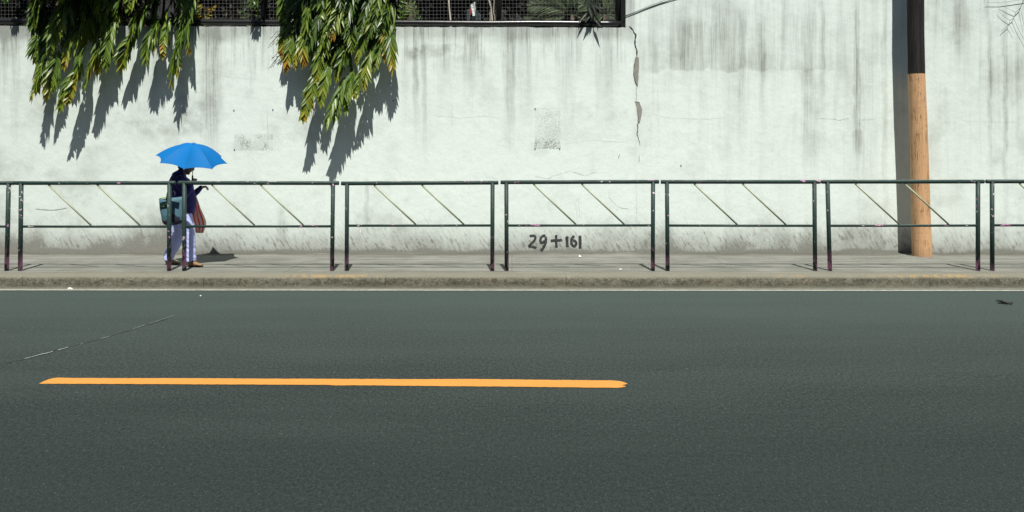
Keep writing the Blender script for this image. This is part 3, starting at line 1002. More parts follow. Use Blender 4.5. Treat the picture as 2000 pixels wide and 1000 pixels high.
def hanging(label, bottom, keys, nfill, seed, ntop, nshade, ylow):
    r = random.Random(seed)
    x0, x1 = bottom[0][0], bottom[-1][0]
    xm = (x0 + x1) / 2
    root = thing('hanging_shrub', label, 'shrub', (P(xm, 0, 13.3).x, 13.3, 3.9), 'shrubs spilling over the wall')
    V_, F_, T_, S_ = [], [], [], []
    tips = []
    for (px, py, d, ln, lean) in keys:
        tips.append((px, py, d, ln, lean, r.uniform(.36, .56), r.uniform(.15, .75)))
    for i in range(nfill):
        px = r.uniform(x0 + 6, x1 - 6)
        bt = interp(bottom, px)
        f = r.random() * (.96 if i % 2 else .70)
        py = -60 + (bt - 12 + 60) * f
        d = r.uniform(.06, .38)
        if py > bt - 75: d = r.uniform(.07, .24)
        px = min(px, x1 - 10 - 55 * d)
        tips.append((px, py, d, r.uniform(.45, .70), r.uniform(-.10, .24), r.uniform(.16, .50), r.uniform(0, .40)))
    for (px, py, d, ln, lean, tone, ty) in tips:
        t = P(px, py, DW - d)
        b = t + Vector((lean + .06, d * .45, ln))
        spray(V_, F_, T_, S_, b, t, (-.02 + lean * .3, -.10, .10), r.randint(10, 14), r.uniform(.15, .22), r.uniform(.046, .066), tone, r, ty)
    # crown above the frame, leaning out over the wall and back over the fence
    for i in range(ntop):
        d = r.uniform(-.7, .52)
        px = r.uniform(x0 - 6, x1 - max(0, 60 * d))
        py = r.uniform(-175, -20)
        t = P(px, py, DW - d)
        b = t + Vector((r.uniform(-.25, .25), r.uniform(.0, .35), r.uniform(.3, .55)))
        spray(V_, F_, T_, S_, b, t, (0, -.1, .12), r.randint(8, 11), r.uniform(.15, .21), .042, r.uniform(.2, .6), r, .2)
    # outer boughs higher up that keep the inside dark
    for i in range(nshade):
        dd_ = r.uniform(.25, .78)
        px = r.uniform(x0 - 4, x1 - 60 * dd_)
        t = P(px, r.uniform(-150, ylow), DW - dd_)
        b = t + Vector((r.uniform(-.25, .25), r.uniform(.1, .4), r.uniform(.3, .5)))
        spray(V_, F_, T_, S_, b, t, (0, -.1, .12), r.randint(9, 12), r.uniform(.16, .22), .050, r.uniform(.15, .45), r, .3)
    raw('foliage', V_, F_, M['leaf'], root, T_)
    if seed == 13:                      # dry seed stalks at its left edge
        bm = bmesh.new()
        for k in range(9):
            q = P(556 + r.uniform(-6, 4), r.uniform(58, 80), DW - .14)
            m_ = q + Vector((r.uniform(-.16, -.05), -.02, r.uniform(-.16, .02)))
            e_ = m_ + Vector((r.uniform(-.12, -.02), .0, r.uniform(-.16, -.04)))
            tube(bm, [q, m_, e_], [.004, .003, .002], 5)
            for j in range(4):
                b_ = m_.lerp(e_, j / 4); tube(bm, [b_, b_ + Vector((r.uniform(-.04, .03), 0, r.uniform(-.05, .02)))], [.0025, .004], 5)
        obj('seed_stalks', bm, M['bark'], root, True)
    for k in range(5):
        px = x0 + (x1 - x0) * (k + .5) / 5
        q = P(px, 0, 13.3)
        e = P(px + r.uniform(-15, 15), r.uniform(20, 90), DW - .14)
        bm = bmesh.new()
        s0 = Vector((q.x * .6 + root.location.x * .4, 13.3 + r.uniform(-.15, .25), 3.85))
        pth = []
        for i in range(15):
            t = i / 14
            c1 = s0 + Vector((0, 0, 1.2)); c2 = Vector((e.x, 12.75, 5.75))
            pth.append(s0 * (1 - t) ** 3 + c1 * 3 * t * (1 - t) ** 2 + c2 * 3 * t * t * (1 - t) + e * t ** 3 + Vector((fbm(t * 4, k) * .03, fbm(t * 4, k, 3) * .03, 0)))
        tube(bm, pth, [.026 - .02 * i / 14 for i in range(15)], 7)
        obj('branch', bm, M['bark'], root, True)
    return root


hanging('leafy shrub spilling over the wall at the far left, upper part in deep shade',
        [(58, 120), (66, 180), (92, 185), (118, 195), (140, 165), (150, 172), (172, 165), (196, 140), (214, 105), (224, 60)],
        [(64, 186, .36, .55, .10), (72, 168, .30, .5, .08), (92, 178, .34, .6, .06), (118, 204, .40, .62, .12), (133, 190, .42, .6, .10), (104, 160, .30, .55, .0), (150, 150, .40, .6, .02),
         (168, 160, .38, .6, .10), (176, 140, .38, .6, .12), (190, 128, .30, .55, .02), (206, 118, .30, .5, -.02), (216, 95, .25, .5, .0), (84, 140, .22, .5, .0), (70, 110, .15, .4, .0), (128, 120, .3, .6, .1)], 58, 11, 80, 90, 8)
hanging('narrower leafy shrub spilling over the wall above and left of the blue umbrella',
        [(218, 10), (232, 100), (240, 108), (266, 100), (285, 92), (305, 100), (328, 135), (342, 150), (356, 120), (372, 100), (380, 30)],
        [(238, 120, .28, .45, .08), (250, 98, .32, .5, .06), (286, 108, .38, .5, .02), (300, 88, .38, .5, .0), (318, 100, .34, .55, .0), (336, 154, .31, .62, .02), (345, 136, .30, .65, -.01), (352, 118, .30, .6, -.03), (368, 90, .28, .5, -.05),
         (228, 40, .2, .4, .0), (262, 60, .3, .45, .0)], 32, 12, 40, 14, -40)
hanging('largest leafy shrub spilling over the middle of the lower wall with yellow leaf tips',
        [(546, 60), (552, 105), (575, 120), (592, 185), (602, 205), (628, 195), (650, 215), (676, 205), (700, 175), (728, 155), (752, 125), (768, 108), (772, 50)],
        [(594, 222, .42, .6, .06), (606, 200, .38, .6, .04), (642, 234, .45, .62, .12), (655, 222, .42, .66, .10), (628, 190, .38, .6, .05), (676, 205, .36, .6, .04), (694, 180, .42, .6, .12), (712, 160, .38, .6, .05), (735, 120, .34, .55, .10), (764, 122, .36, .55, -.06), (750, 105, .34, .5, -.02),
         (560, 122, .30, .5, .03), (552, 100, .22, .45, .0), (578, 118, .34, .5, .02), (620, 150, .34, .6, .0), (660, 140, .34, .6, .1), (700, 110, .36, .6, .12), (600, 60, .38, .5, -.04), (650, 60, .38, .5, .1), (590, 110, .40, .5, .0), (720, 60, .36, .5, .06)], 104, 13, 50, 18, -40)

# a few leaves that reach over the fence from the shade trees, and their shadows
for (px, lab, tipz, d) in ((18, 'dark leaf spray hanging over the pipe at the left edge', -6, .24), (497, 'dark leaf spray hanging before the middle fence post', -2, .24)):
    r = random.Random(px)
    V_, F_, T_, S_ = [], [], [], []
    root = thing('leaf_spray', lab, 'leaf spray', P(px, -60, DW - .1), 'leaf sprays reaching over the fence')
    for k in range(3):
        t = P(px + r.uniform(-12, 12), tipz + r.uniform(-14, 4), DW - d)
        spray(V_, F_, T_, S_, t + Vector((r.uniform(-.1, .1), .35, .45)), t, (0, -.1, .15), 8, .15, .04, .2, r, .1)
    o = raw('foliage', V_, F_, M['leaf'], root, T_)

# dark weed that hangs over the pipe near the fence's right end
r = random.Random(31)
root = thing('weed', 'small dark weed hanging over the pipe beside the palm fronds', 'weed', P(1155, 48, DW))
V_, F_, T_, S_ = [], [], [], []
for k in range(26):
    an = r.uniform(-1.25, 1.25)
    q = P(1153 + r.uniform(-8, 8), r.uniform(-6, 34), DW - r.uniform(-.02, .10))
    dd = Vector((math.sin(an) * .8, -.25, -math.cos(an)))
    leaflet(V_, F_, T_, q, dd, r.uniform(.13, .22), .05, Vector((r.uniform(-.3, .3), -1, .3)), r.uniform(0, .12))
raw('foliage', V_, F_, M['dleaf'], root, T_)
bm = bmesh.new()
tube(bm, [P(1160, 52, DW + .2), P(1158, 20, DW + .1), P(1152, -20, DW), P(1150, 10, DW - .04)], [.01, .009, .007, .004], 6)
obj('stem', bm, M['bark'], root)


def palm(label, px, py, Y, fronds, seed):
    r = random.Random(seed)
    b = P(px, py, Y)
    root = thing('palm', label, 'palm', (b.x, Y, 3.88), 'young palms behind the fence')
    bm = bmesh.new()
    tube(bm, [(b.x, Y, 3.86), (b.x, Y, b.z)], [.04, .03], 10)
    obj('trunk', bm, M['bark'], root, True)
    for (tx, ty, ty_d, lift) in fronds:
        V_, F_, T_ = [], [], []
        t = P(tx, ty, Y + ty_d)
        ctrl = (b + t) / 2 + Vector((0, 0, lift))
        n_ = 24
        pth = []
        for i in range(n_ + 1):
            k = i / n_
            q = b * (1 - k) ** 2 + ctrl * 2 * k * (1 - k) + t * k * k
            tg = ((ctrl - b) * (1 - k) + (t - ctrl) * k).normalized()
            pth.append(q)
            if k < .12: continue
            face = Vector((0, -1, .6))
            sd = tg.cross(face).normalized()
            L = .30 * math.sin(math.pi * (.25 + .70 * k)) + .05
            for sg in (-1, 1):
                dd = tg * .95 + sd * sg * .8 + face * r.uniform(-.1, .15)
                leaflet(V_, F_, T_, q, dd, L * r.uniform(.9, 1.1), .0135, face, min(1, max(0, r.uniform(.15, .65) + (.3 if r.random() < .08 else 0))), .12)
        fo = raw('frond', V_, F_, M['palm'], root, T_)
        stems_mesh('midrib', [pth[::4]], M['palm'], fo, .008, .003)
    return root


palm('young palm behind the wire mesh with its frond fanned out to the left', 1118, 30, 12.99,
     [(1022, 46, -.05, .10), (1035, 12, .0, .16), (1062, -30, .05, .2), (1105, -60, .05, .1), (1165, -20, .0, .2), (1150, 44, -.08, .10)], 3)
palm('young palm close to the fence corner by the right wall', 1182, 30, 13.02,
     [(1135, 8, -.05, .10), (1160, -40, .0, .1), (1200, -40, .0, .12), (1218, 8, -.05, .12), (1215, 46, -.08, .10), (1160, 50, -.06, .1)], 4)


def leaf_cloud(V_, F_, T_, c, rad, n_, r, L=.20, w=.06, lo=0.0, hi=.6):
    for i in range(n_):
        v = Vector((r.gauss(0, 1), r.gauss(0, 1), r.gauss(0, 1))).normalized() * (r.random() ** .45)
        q = Vector((c[0] + v.x * rad[0], c[1] + v.y * rad[1], c[2] + v.z * rad[2]))
        dd = Vector((v.x + r.uniform(-.7, .7), v.y + r.uniform(-.7, .7), v.z * .5 + r.uniform(-.9, .3)))
        leaflet(V_, F_, T_, q, dd, L * r.uniform(.7, 1.3), w * r.uniform(.7, 1.2), Vector((r.uniform(-1, 1), r.uniform(-1, 1), 1)), r.uniform(lo, hi))


hedge_lab = ['dark shrub behind the fence left of the far left hanging shrub', 'dark shrub in the shade behind the far left hanging shrub', 'dark shrub behind the mesh left of the middle fence post',
             'dark shrub in the shade behind the largest hanging shrub', 'dark shrub behind the mesh by the upright pale cane', 'dark shrub behind the palm fronds near the fence corner']
for k, (px, lab) in enumerate(zip((-20, 190, 430, 640, 880, 1120), hedge_lab)):
    r = random.Random(60 + k)
    Y = 14.9 + r.uniform(-.2, .3)
    b = P(px, 40, Y)
    root = thing('garden_shrub', lab, 'shrub', (b.x, Y, 3.9), 'dark shrubs behind the fence')
    V_, F_, T_ = [], [], []
    for q in range(6):
        leaf_cloud(V_, F_, T_, (b.x + r.uniform(-.8, .8), Y + r.uniform(-.4, .4), 4.25 + r.uniform(-.2, .9)), (.75, .5, .5), 330, r)
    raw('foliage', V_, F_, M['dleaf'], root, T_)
    bm = bmesh.new()
    for q in range(4):
        tube(bm, [(b.x + r.uniform(-.2, .2), Y, 3.85), (b.x + r.uniform(-.7, .7), Y + r.uniform(-.3, .1), 5.0)], [.035, .012], 7)
    obj('stem', bm, M['bark'], root, True)

# shade trees: trunks behind the mesh, crowns above the frame
for k, (px, lab) in enumerate(((120, 'shade tree rooted behind the far left hanging shrub'), (455, 'shade tree with its grey brown trunk behind the mesh left of the middle fence post'), (800, 'shade tree rooted behind the fence right of the largest hanging shrub'), (1085, 'shade tree rooted behind the palm fronds'))):
    r = random.Random(80 + k)
    Y = 14.0
    b = P(px, 40, Y)
    root = thing('shade_tree', lab, 'tree', (b.x, Y, 3.88), 'shade trees on the terrace')
    bm = bmesh.new()
    tube(bm, [(b.x - .05, Y, 3.84), (b.x, Y, 4.3), (b.x + .06, Y + .05, 5.0), (b.x, Y + .1, 6.0)], [.20, .15, .13, .09], 14)
    for q in range(6):
        an = r.uniform(0, 6.28)
        tube(bm, [(b.x + .03, Y + .06, 5.0 + q * .13), (b.x + math.cos(an) * .6, Y + math.sin(an) * .45, 5.5 + q * .1), (b.x + math.cos(an) * 1.1, Y + math.sin(an) * .8, 5.9 + q * .1)], [.05, .035, .015], 7)
    obj('trunk', bm, M['bark'], root, True)
    V_, F_, T_ = [], [], []
    xmax = XR - .3
    for q in range(30):
        cx = b.x + r.uniform(-1.6, 1.6); cy = r.uniform(13.25, 15.6); cz = r.uniform(5.15, 6.3)
        cx = min(cx, xmax - .5)
        leaf_cloud(V_, F_, T_, (cx, cy, cz), (.6, .42, .35), 130, r, .22, .075)
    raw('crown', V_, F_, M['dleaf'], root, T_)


def bent_stick(bm, a, b, r0, r1, seed, k=9):
    a, b = Vector(a), Vector(b)
    tube(bm, [a.lerp(b, i / k) + Vector((fbm(i * .5, seed) * .03, fbm(i * .5, seed, 7) * .02, 0)) * math.sin(math.pi * i / k) for i in range(k + 1)], [r0 + (r1 - r0) * i / k for i in range(k + 1)], 8)


for nm, a, b, r0, lab in (('cane', (881, 56, DW + .06), (871, -70, DW + .24), .016, 'upright pale cane standing behind the pipe between the two fence posts'),
                          ('cane', (964, 54, DW + .2), (946, -60, DW + .35), .017, 'thickest of the leaning dry canes just left of the right fence post'),
                          ('cane', (968, 55, DW + .22), (960, -40, DW + .3), .010, 'thin dry cane touching the right fence post, in the leaning bunch'),
                          ('cane', (957, 50, DW + .24), (958, 8, DW + .28), .009, 'short broken cane in the leaning bunch')):
    root = thing(nm, lab, 'cane', P(*a), 'dry canes behind the fence')
    bm = bmesh.new()
    bent_stick(bm, P(*a), P(*b), r0, r0 * .7, a[0])
    obj('stalk', bm, M['cane'], root, True)

# small plants right behind the mesh that catch some sun
for k, (px, lab, nn, yel) in enumerate(((392, 'low yellow leaved plant behind the mesh right of the narrow hanging shrub', 60, .75), (490, 'thin leaved plant behind the mesh left of the middle fence post', 34, .35), (786, 'pale green sprig poking through the mesh right of the largest hanging shrub', 26, .5), (815, 'dark green sprig behind the mesh left of the upright cane', 20, .35))):
    r = random.Random(100 + k)
    Y = DW + (.34 if k != 2 else .05)
    root = thing('small_plant', lab, 'plant', P(px, 50, Y), 'small plants behind the mesh')
    V_, F_, T_, S_ = [], [], [], []
    for q in range(max(3, nn // 9)):
        b = P(px + r.uniform(-14, 14), 56, Y)
        t = P(px + r.uniform(-26, 26), r.uniform(-20, 24), Y + r.uniform(-.05, .1))
        spray(V_, F_, T_, S_, b, t, (0, 0, .05), 7, .11, .030, r.uniform(yel - .25, yel + .1), r, .1)
    raw('foliage', V_, F_, M['leaf'], root, T_)

# white plastic behind the mesh
root = thing('plastic_sheet', 'crumpled white plastic with a red patch behind the wire mesh', 'plastic sheet', P(926, 40, DW + .4))
M['plastic'] = plain('white_plastic', (0.70, 0.74, 0.72), .5, .1, 12)
M['redp'] = plain('red_plastic', (0.45, 0.07, 0.05), .5, .1)
M['bluep'] = plain('grey_blue_plastic', (0.035, 0.055, 0.065), .6, .2)


def slab(pts, Y, th, seed):
    bm = bmesh.new()
    a = [bm.verts.new(P(x, y, Y + fbm(x * .3, y * .3, seed) * .03)) for x, y in pts]
    b = [bm.verts.new(P(x, y, Y + th)) for x, y in pts]
    bm.faces.new(a); bm.faces.new(list(reversed(b)))
    for i in range(len(a)):
        j = (i + 1) % len(a)
        bm.faces.new((a[j], a[i], b[i], b[j]))
    bmesh.ops.triangulate(bm, faces=bm.faces)
    bmesh.ops.recalc_face_normals(bm, faces=bm.faces)
    return bm


obj('white_fold', slab([(919, 10), (922, 7), (926, 5), (928, 3), (928, 10), (929, 17), (928, 24), (928, 31), (923, 31), (922, 22), (920, 15)], DW + .36, .05, 1), M['plastic'], root)
obj('red_fold', slab([(918.5, 16), (920.5, 16), (921.5, 23), (920.5, 28), (918.5, 27)], DW + .355, .04, 2), M['redp'], root)
obj('blue_fold', slab([(912, 18), (918, 17), (934, 22), (940, 30), (938, 52), (912, 52)], DW + .45, .1, 3), M['bluep'], root)

# cable that leaves the fence frame and runs up the wall
root = thing('cable', 'thin grey cable running up the wall from the corner of the fence', 'cable', P(1222, 31, DW))
M['cable'] = plain('cable_grey', (0.10, 0.105, 0.10), .5, .1)
bm = bmesh.new()
tube(bm, [P(a, b, DW - .012) for a, b in ((1218, 33), (1240, 25), (1262, 16), (1290, 6), (1320, -3), (1400, -24), (1500, -44))], .005, 8)
tube(bm, [P(a, b, DW - .016) for a, b in ((1218, 32), (1240, 23.5), (1262, 14), (1290, 3.5), (1310, -4), (1400, -30))], .004, 8)
obj('strand', bm, M['cable'], root, True)

# dry twig hanging by the wall at the top right
root = thing('dry_twig', 'bare dry twig hanging against the wall at the top right', 'twig', P(2010, -20, DW - .02))
M['twig'] = plain('twig_grey', (0.20, 0.225, 0.23), .9, .2)
bm = bmesh.new()
for pts, r0 in (([(2012, -30), (1998, 1), (1993, 15), (1984, 24), (1980, 35), (1973, 40), (1970, 48), (1962, 55), (1956, 61)], .011),
                ([(1993, 15), (1996, 30), (2001, 55)], .006), ([(1984, 24), (1970, 18), (1954, 9)], .006), ([(1980, 35), (1988, 55), (2000, 77), (2010, 95)], .006),
                ([(1973, 40), (1962, 33), (1950, 21)], .006), ([(1970, 48), (1976, 56), (1981, 66)], .005), ([(2040, -8), (1990, 0), (1955, 5), (1927, 5)], .008)):
    tube(bm, [P(a, b, DW - .035) for a, b in pts], [r0 * .52 * (1 - .6 * i / len(pts)) for i in range(len(pts))], 6)
obj('twig_wood', bm, M['twig'], root, True)

# ------------------------------------------------------------------ litter
M['paper'] = plain('paper', (0.82, 0.83, 0.82), .7, .05)
M['tar'] = plain('black_rubber', (0.010, 0.011, 0.013), .6, .3, 30)


def scrap(name, label, cat, loc, size, mat, seed, h=.012, part='sheet', group=None):
    root = thing(name, label, cat, loc, group)
    r = random.Random(seed)
    bm = bmesh.new()
    n_ = 12
    top, botm = [], []
    for i in range(n_):
        an = 2 * math.pi * i / n_
        q = r.uniform(.55, 1.1)
        x, y = math.cos(an) * size[0] * q, math.sin(an) * size[1] * q
        z = abs(r.gauss(0, h))
        top.append(bm.verts.new((loc[0] + x, loc[1] + y, loc[2] + .006 + z)))
        botm.append(bm.verts.new((loc[0] + x, loc[1] + y, loc[2] + .002 + z * .6)))
    c1 = bm.verts.new((loc[0], loc[1], loc[2] + .012 + h)); c2 = bm.verts.new((loc[0], loc[1], loc[2] + .001))
    for i in range(n_):
        j = (i + 1) % n_
        bm.faces.new((top[i], top[j], c1)); bm.faces.new((botm[j], botm[i], c2)); bm.faces.new((botm[i], botm[j], top[j], top[i]))
    obj(part, bm, mat, root)
    return root


def floor_at(px, py, z):
    D = F * (CAMH - z) / (py - HZ)
    return (( px - 1000) / F * D, D, z)


q = floor_at(137, 565, 0.004); scrap('paper_scrap', 'white paper scrap in the gutter below the left railing', 'litter', q, (.032, .016), M['paper'], 2, .012, group='paper litter')
q = floor_at(1133.5, 502.5, KZ + .01); scrap('paper_scrap', 'white paper scrap at the foot of the wall right of the painted numbers', 'litter', q, (.024, .02), M['paper'], 3, .012, group='paper litter')
q = floor_at(1212, 527, KZ); scrap('paper_scrap', 'white paper scrap on the kerb edge right of the painted numbers', 'litter', q, (.026, .010), M['paper'], 4, .006, group='paper litter')
q = floor_at(392, 579, 0.004); scrap('paper_scrap', 'tiny white scrap on the asphalt below the walking person', 'litter', q, (.012, .012), M['paper'], 6, .006, group='paper litter')
q = floor_at(1963, 593, 0.0); o = scrap('rubber_scrap', 'black curled rubber strip on the asphalt at the right', 'litter', q, (.11, .035), M['tar'], 5, .007)
bm = bmesh.new()
tube(bm, [G3(1946, 590) + Vector((0, 0, .02)), G3(1956, 593) + Vector((0, 0, .03)), G3(1976, 597) + Vector((0, 0, .012))], [.006, .014, .005], 6)
obj('curl', bm, M['tar'], o)
q = floor_at(1812, 558.5, 0.0)
M['ltr'] = plain('dry_leaf', (0.08, 0.075, 0.06), .9, .4, 30)
o = scrap('leaf_litter', 'small heap of dead leaves in the gutter below the wooden pole', 'litter', q, (.10, .03), M['ltr'], 8, .025)
r = random.Random(9)
V_, F_, T_ = [], [], []
for k in range(26):
    leaflet(V_, F_, T_, Vector((q[0] + r.gauss(0, .05), q[1] + r.gauss(0, .012), .01 + abs(r.gauss(0, .015)))), Vector((r.uniform(-1, 1), r.uniform(-1, 1), r.uniform(0, .4))), .05, .018, Vector((0, 0, 1)), .1)
raw('loose_leaves', V_, F_, M['dleaf'], o, T_)

# ------------------------------------------------------------------ the person
PD = 11.5
S = F / PD                                     # pixels per metre there
ox = (362 - 1000) / S
person = thing('person', 'person in navy top and pale lavender trousers walking under a blue umbrella', 'person', (ox, PD, KZ))


def L3(px, y, py):                             # photo position -> person's own frame, y = depth
    d = PD + y
    return Vector(((px - 1000) / F * d - ox, y, CAMH - (py - HZ) / F * d - KZ))


M['skin'] = plain('skin', (0.28, 0.165, 0.115), .5, .1, 20)
M['hair'] = plain('hair', (0.012, 0.010, 0.010), .45, .3, 40)
g = G('navy_knit'); pos = g.vec(g.X, g.Y, g.Z)
M['navy'] = g.done(g.mix(g.noise(pos, 14.0, 4), (0.030, 0.024, 0.135), (0.055, 0.046, 0.21)), .85, g.noise(pos, 90.0, 2), .3, .004, .2)
g = G('lavender_cotton'); pos = g.vec(g.X, g.Y, g.Z)
M['lav'] = g.done(g.mix(g.noise(g.vec(g.X * 3, g.Y * 3, g.Z), 4.0, 4), (0.41, 0.46, 0.80), (0.53, 0.58, 0.90)), .85, g.noise(pos, 60.0, 2), .2, .004, .2)
M['shoe'] = plain('brown_leather', (0.20, 0.115, 0.045), .6, .55, 45)
M['sole'] = plain('dark_sole', (0.03, 0.022, 0.015), .7)
V3 = Vector

hipR, hipL = L3(359, -.085, 418), L3(350, .085, 418)
knR, knL = L3(370, -.10, 464), L3(347, .10, 466)
anR, anL = L3(373, -.11, 507), L3(329, .11, 505)
shR, shL = L3(351, -.165, 354), L3(349, .165, 354)
elR, elL = L3(364, -.235, 386), L3(378, .20, 381)
wrR, wrL = L3(373, -.13, 359), L3(393, .165, 366)
pel, waist, chest, upper = L3(352, 0, 412), L3(356, 0, 392), L3(353, 0, 366), L3(349, 0, 350)
neck0, neck1 = L3(354, 0, 341), L3(362, 0, 333)
head = L3(366, 0, 323)
SD = Vector((0, 1, 0))

bm = bmesh.new()
loft(bm, [(pel, .135, .095), (waist, .13, .11), (chest, .145, .105), (upper, .135, .085)])
loft(bm, [(neck0, .062, .062), (neck1, .052, .052), (head - V3((.01, 0, .03)), .05, .05)], 16)
# head: skull, face, jaw, nose, lips, brow, ears; it looks down and ahead
hb = bmesh.new()
loft(hb, [(V3((-.045, 0, 0)), .062, .078), (V3((-.01, 0, .012)), .074, .094), (V3((.035, 0, .012)), .068, .088), (V3((.062, 0, .0)), .050, .066)], 20)
loft(hb, [(V3((.030, 0, -.030)), .055, .045), (V3((.052, 0, -.080)), .040, .038), (V3((.062, 0, -.104)), .026, .024)], 18)
loft(hb, [(V3((.088, 0, .022)), .010, .010), (V3((.104, 0, -.008)), .014, .014), (V3((.110, 0, -.026)), .018, .013)], 12)
loft(hb, [(V3((.086, -.040, .030)), .010, .010), (V3((.094, 0, .030)), .010, .010), (V3((.086, .040, .030)), .010, .010)], 10, Vector((0, 0, 1)))
loft(hb, [(V3((.088, -.018, -.058)), .007, .008), (V3((.096, 0, -.057)), .009, .009), (V3((.088, .018, -.058)), .007, .008)], 10, Vector((0, 0, 1)))
for s in (-1, 1):
    loft(hb, [(V3((-.002, s * .074, .012)), .012, .022), (V3((-.008, s * .084, .006)), .010, .030), (V3((-.010, s * .088, .004)), .006, .028)], 12, Vector((1, 0, 0)))
HR = Matrix.Translation(head) @ Matrix.Rotation(math.radians(24), 4, 'Y')
bmesh.ops.transform(hb, matrix=HR, verts=hb.verts)
tmp = bpy.data.meshes.new('h'); hb.to_mesh(tmp); hb.free(); bm.from_mesh(tmp)
for hp, kn, an, sgn in ((hipR, knR, anR, -1), (hipL, knL, anL, 1)):
    loft(bm, [(hp, .075, .08), (hp.lerp(kn, .5), .062, .068), (kn, .048, .052), (kn.lerp(an, .35), .043, .050), (an, .030, .034), (an - V3((0, 0, .04)), .030, .034)], 16)


def hand(bm, wr, fwd, palmn, curl, spread=1.0, thumb=None):
    """palm + five bent fingers; palmn points out of the palm"""
    fwd = fwd.normalized(); palmn = (palmn - fwd * palmn.dot(fwd)).normalized()
    sdv = fwd.cross(palmn).normalized()
    loft(bm, [(wr, .024, .018), (wr + fwd * .035, .035, .015), (wr + fwd * .078, .037, .013)], 14, sdv)
    for i, (off, L) in enumerate(((-.028, .070), (-.010, .078), (.009, .074), (.027, .058))):
        p = wr + fwd * .080 + sdv * off * spread
        d = fwd
        a = curl
        pts = [p]
        for seg in (.42, .33, .25):
            d = (d * math.cos(a) + palmn * math.sin(a)).normalized() if True else d
            p = p + d * L * seg
            pts.append(p)
            # bend further about the same axis
            base_f = d
            palm2 = (palmn - base_f * palmn.dot(base_f))
            if palm2.length > 1e-4: palm2.normalize()
            else: palm2 = -fwd
            a = curl * 1.1
        tube(bm, pts, [.0092, .0088, .0080, .0066], 8)
    th = wr + fwd * .030 - sdv * .030
    tp = thumb if thumb is not None else [th, th - sdv * .022 + fwd * .025 + palmn * .012, th - sdv * .020 + fwd * .052 + palmn * .026]
    tube(bm, tp, [.0125, .0110, .0080][:len(tp)], 8)


for sh, el, wr in ((shR, elR, wrR), (shL, elL, wrL)):
    loft(bm, [(sh, .052, .052), (sh.lerp(el, .5), .046, .046), (el, .038, .038), (el.lerp(wr, .4), .036, .036), (wr, .026, .022)], 14, Vector((0, 1, .3)))
shaft_hand = L3(376.0, -.055, 350)
hand(bm, wrR, (shaft_hand - wrR), V3((.55, .6, -.1)), .85)
hand(bm, wrL, V3((.9, -.1, .16)), V3((0, -.3, -1)), .92)
body = fuse('body', bm, M['skin'], person, .0062, 3)
for s in (-1, 1):
    bm = bmesh.new()
    bmesh.ops.create_uvsphere(bm, u_segments=12, v_segments=8, radius=.0105)
    bmesh.ops.transform(bm, matrix=HR @ Matrix.Translation((.0845, s * .030, .012)), verts=bm.verts)
    obj('eye', bm, M['hair'], person, True, local=True)
# hair: short, cap-like with a bun at the nape
bm = bmesh.new()
loft(bm, [(V3((-.060, 0, -.010)), .066, .082), (V3((-.02, 0, .022)), .082, .100), (V3((.025, 0, .030)), .078, .092), (V3((.055, 0, .045)), .056, .060)], 20)
loft(bm, [(V3((-.075, 0, -.02)), .06, .05), (V3((-.085, 0, -.065)), .050, .036)], 16)
loft(bm, [(V3((-.120, -.005, -.030)), .032, .032), (V3((-.135, .005, -.035)), .028, .028)], 14)
bmesh.ops.transform(bm, matrix=HR, verts=bm.verts)
fuse('hair', bm, M['hair'], person, .006, 4, lambda c: .004 * mnoise.noise(V3((c.x * 60, c.y * 90, c.z * 30))))

# knitted top: bent back, sleeves to the wrist, loose hem
bm = bmesh.new()
loft(bm, [(L3(362, 0, 407), .160, .140), (L3(361, 0, 396), .168, .165), (L3(358, 0, 380), .168, .168), (L3(354, 0, 364), .172, .165), (L3(350, 0, 352), .170, .142), (L3(351, 0, 343), .120, .105), (L3(355, 0, 338), .078, .074)], 28, dome=True)
for sh, el, wr in ((shR, elR, wrR), (shL, elL, wrL)):
    loft(bm, [(sh + V3((-.01, 0, -.015)), .070, .075), (sh.lerp(el, .45), .062, .066), (el, .054, .056), (el.lerp(wr, .5), .047, .048), (el.lerp(wr, .93), .037, .036)], 16, Vector((0, 1, .3)))


def knit_folds(c):
    a = mnoise.noise(V3((c.x * 9 + c.z * 7, c.y * 9, c.z * 16 - c.x * 6)))
    b = mnoise.noise(V3((c.x * 22, c.y * 22, c.z * 30)))
    return .008 * a + .003 * b


fuse('knit_top', bm, M['navy'], person, .0075, 4, knit_folds)
# trousers
bm = bmesh.new()
loft(bm, [(L3(358, 0, 399), .128, .105), (L3(355, 0, 412), .148, .118), (L3(353, 0, 424), .150, .115)], 24)
for hp, kn, an in ((hipR, knR, anR), (hipL, knL, anL)):
    loft(bm, [(hp + V3((0, 0, -.02)), .092, .118), (hp.lerp(kn, .45), .088, .108), (kn, .076, .090), (kn.lerp(an, .5), .070, .080), (an + V3((0, 0, .02)), .070, .078), (an + V3((0, 0, -.022)), .072, .080)], 20, dome=False)


def cloth_folds(c):
    a = mnoise.noise(V3((c.x * 10, c.y * 9, c.z * 3.6)))
    b = mnoise.noise(V3((c.x * 8, c.y * 8, c.z * 26 + c.x * 18)))
    k = 1.0 if c.z < .30 else .55
    return .012 * a + .009 * b * k


fuse('trousers', bm, M['lav'], person, .0072, 3, cloth_folds)
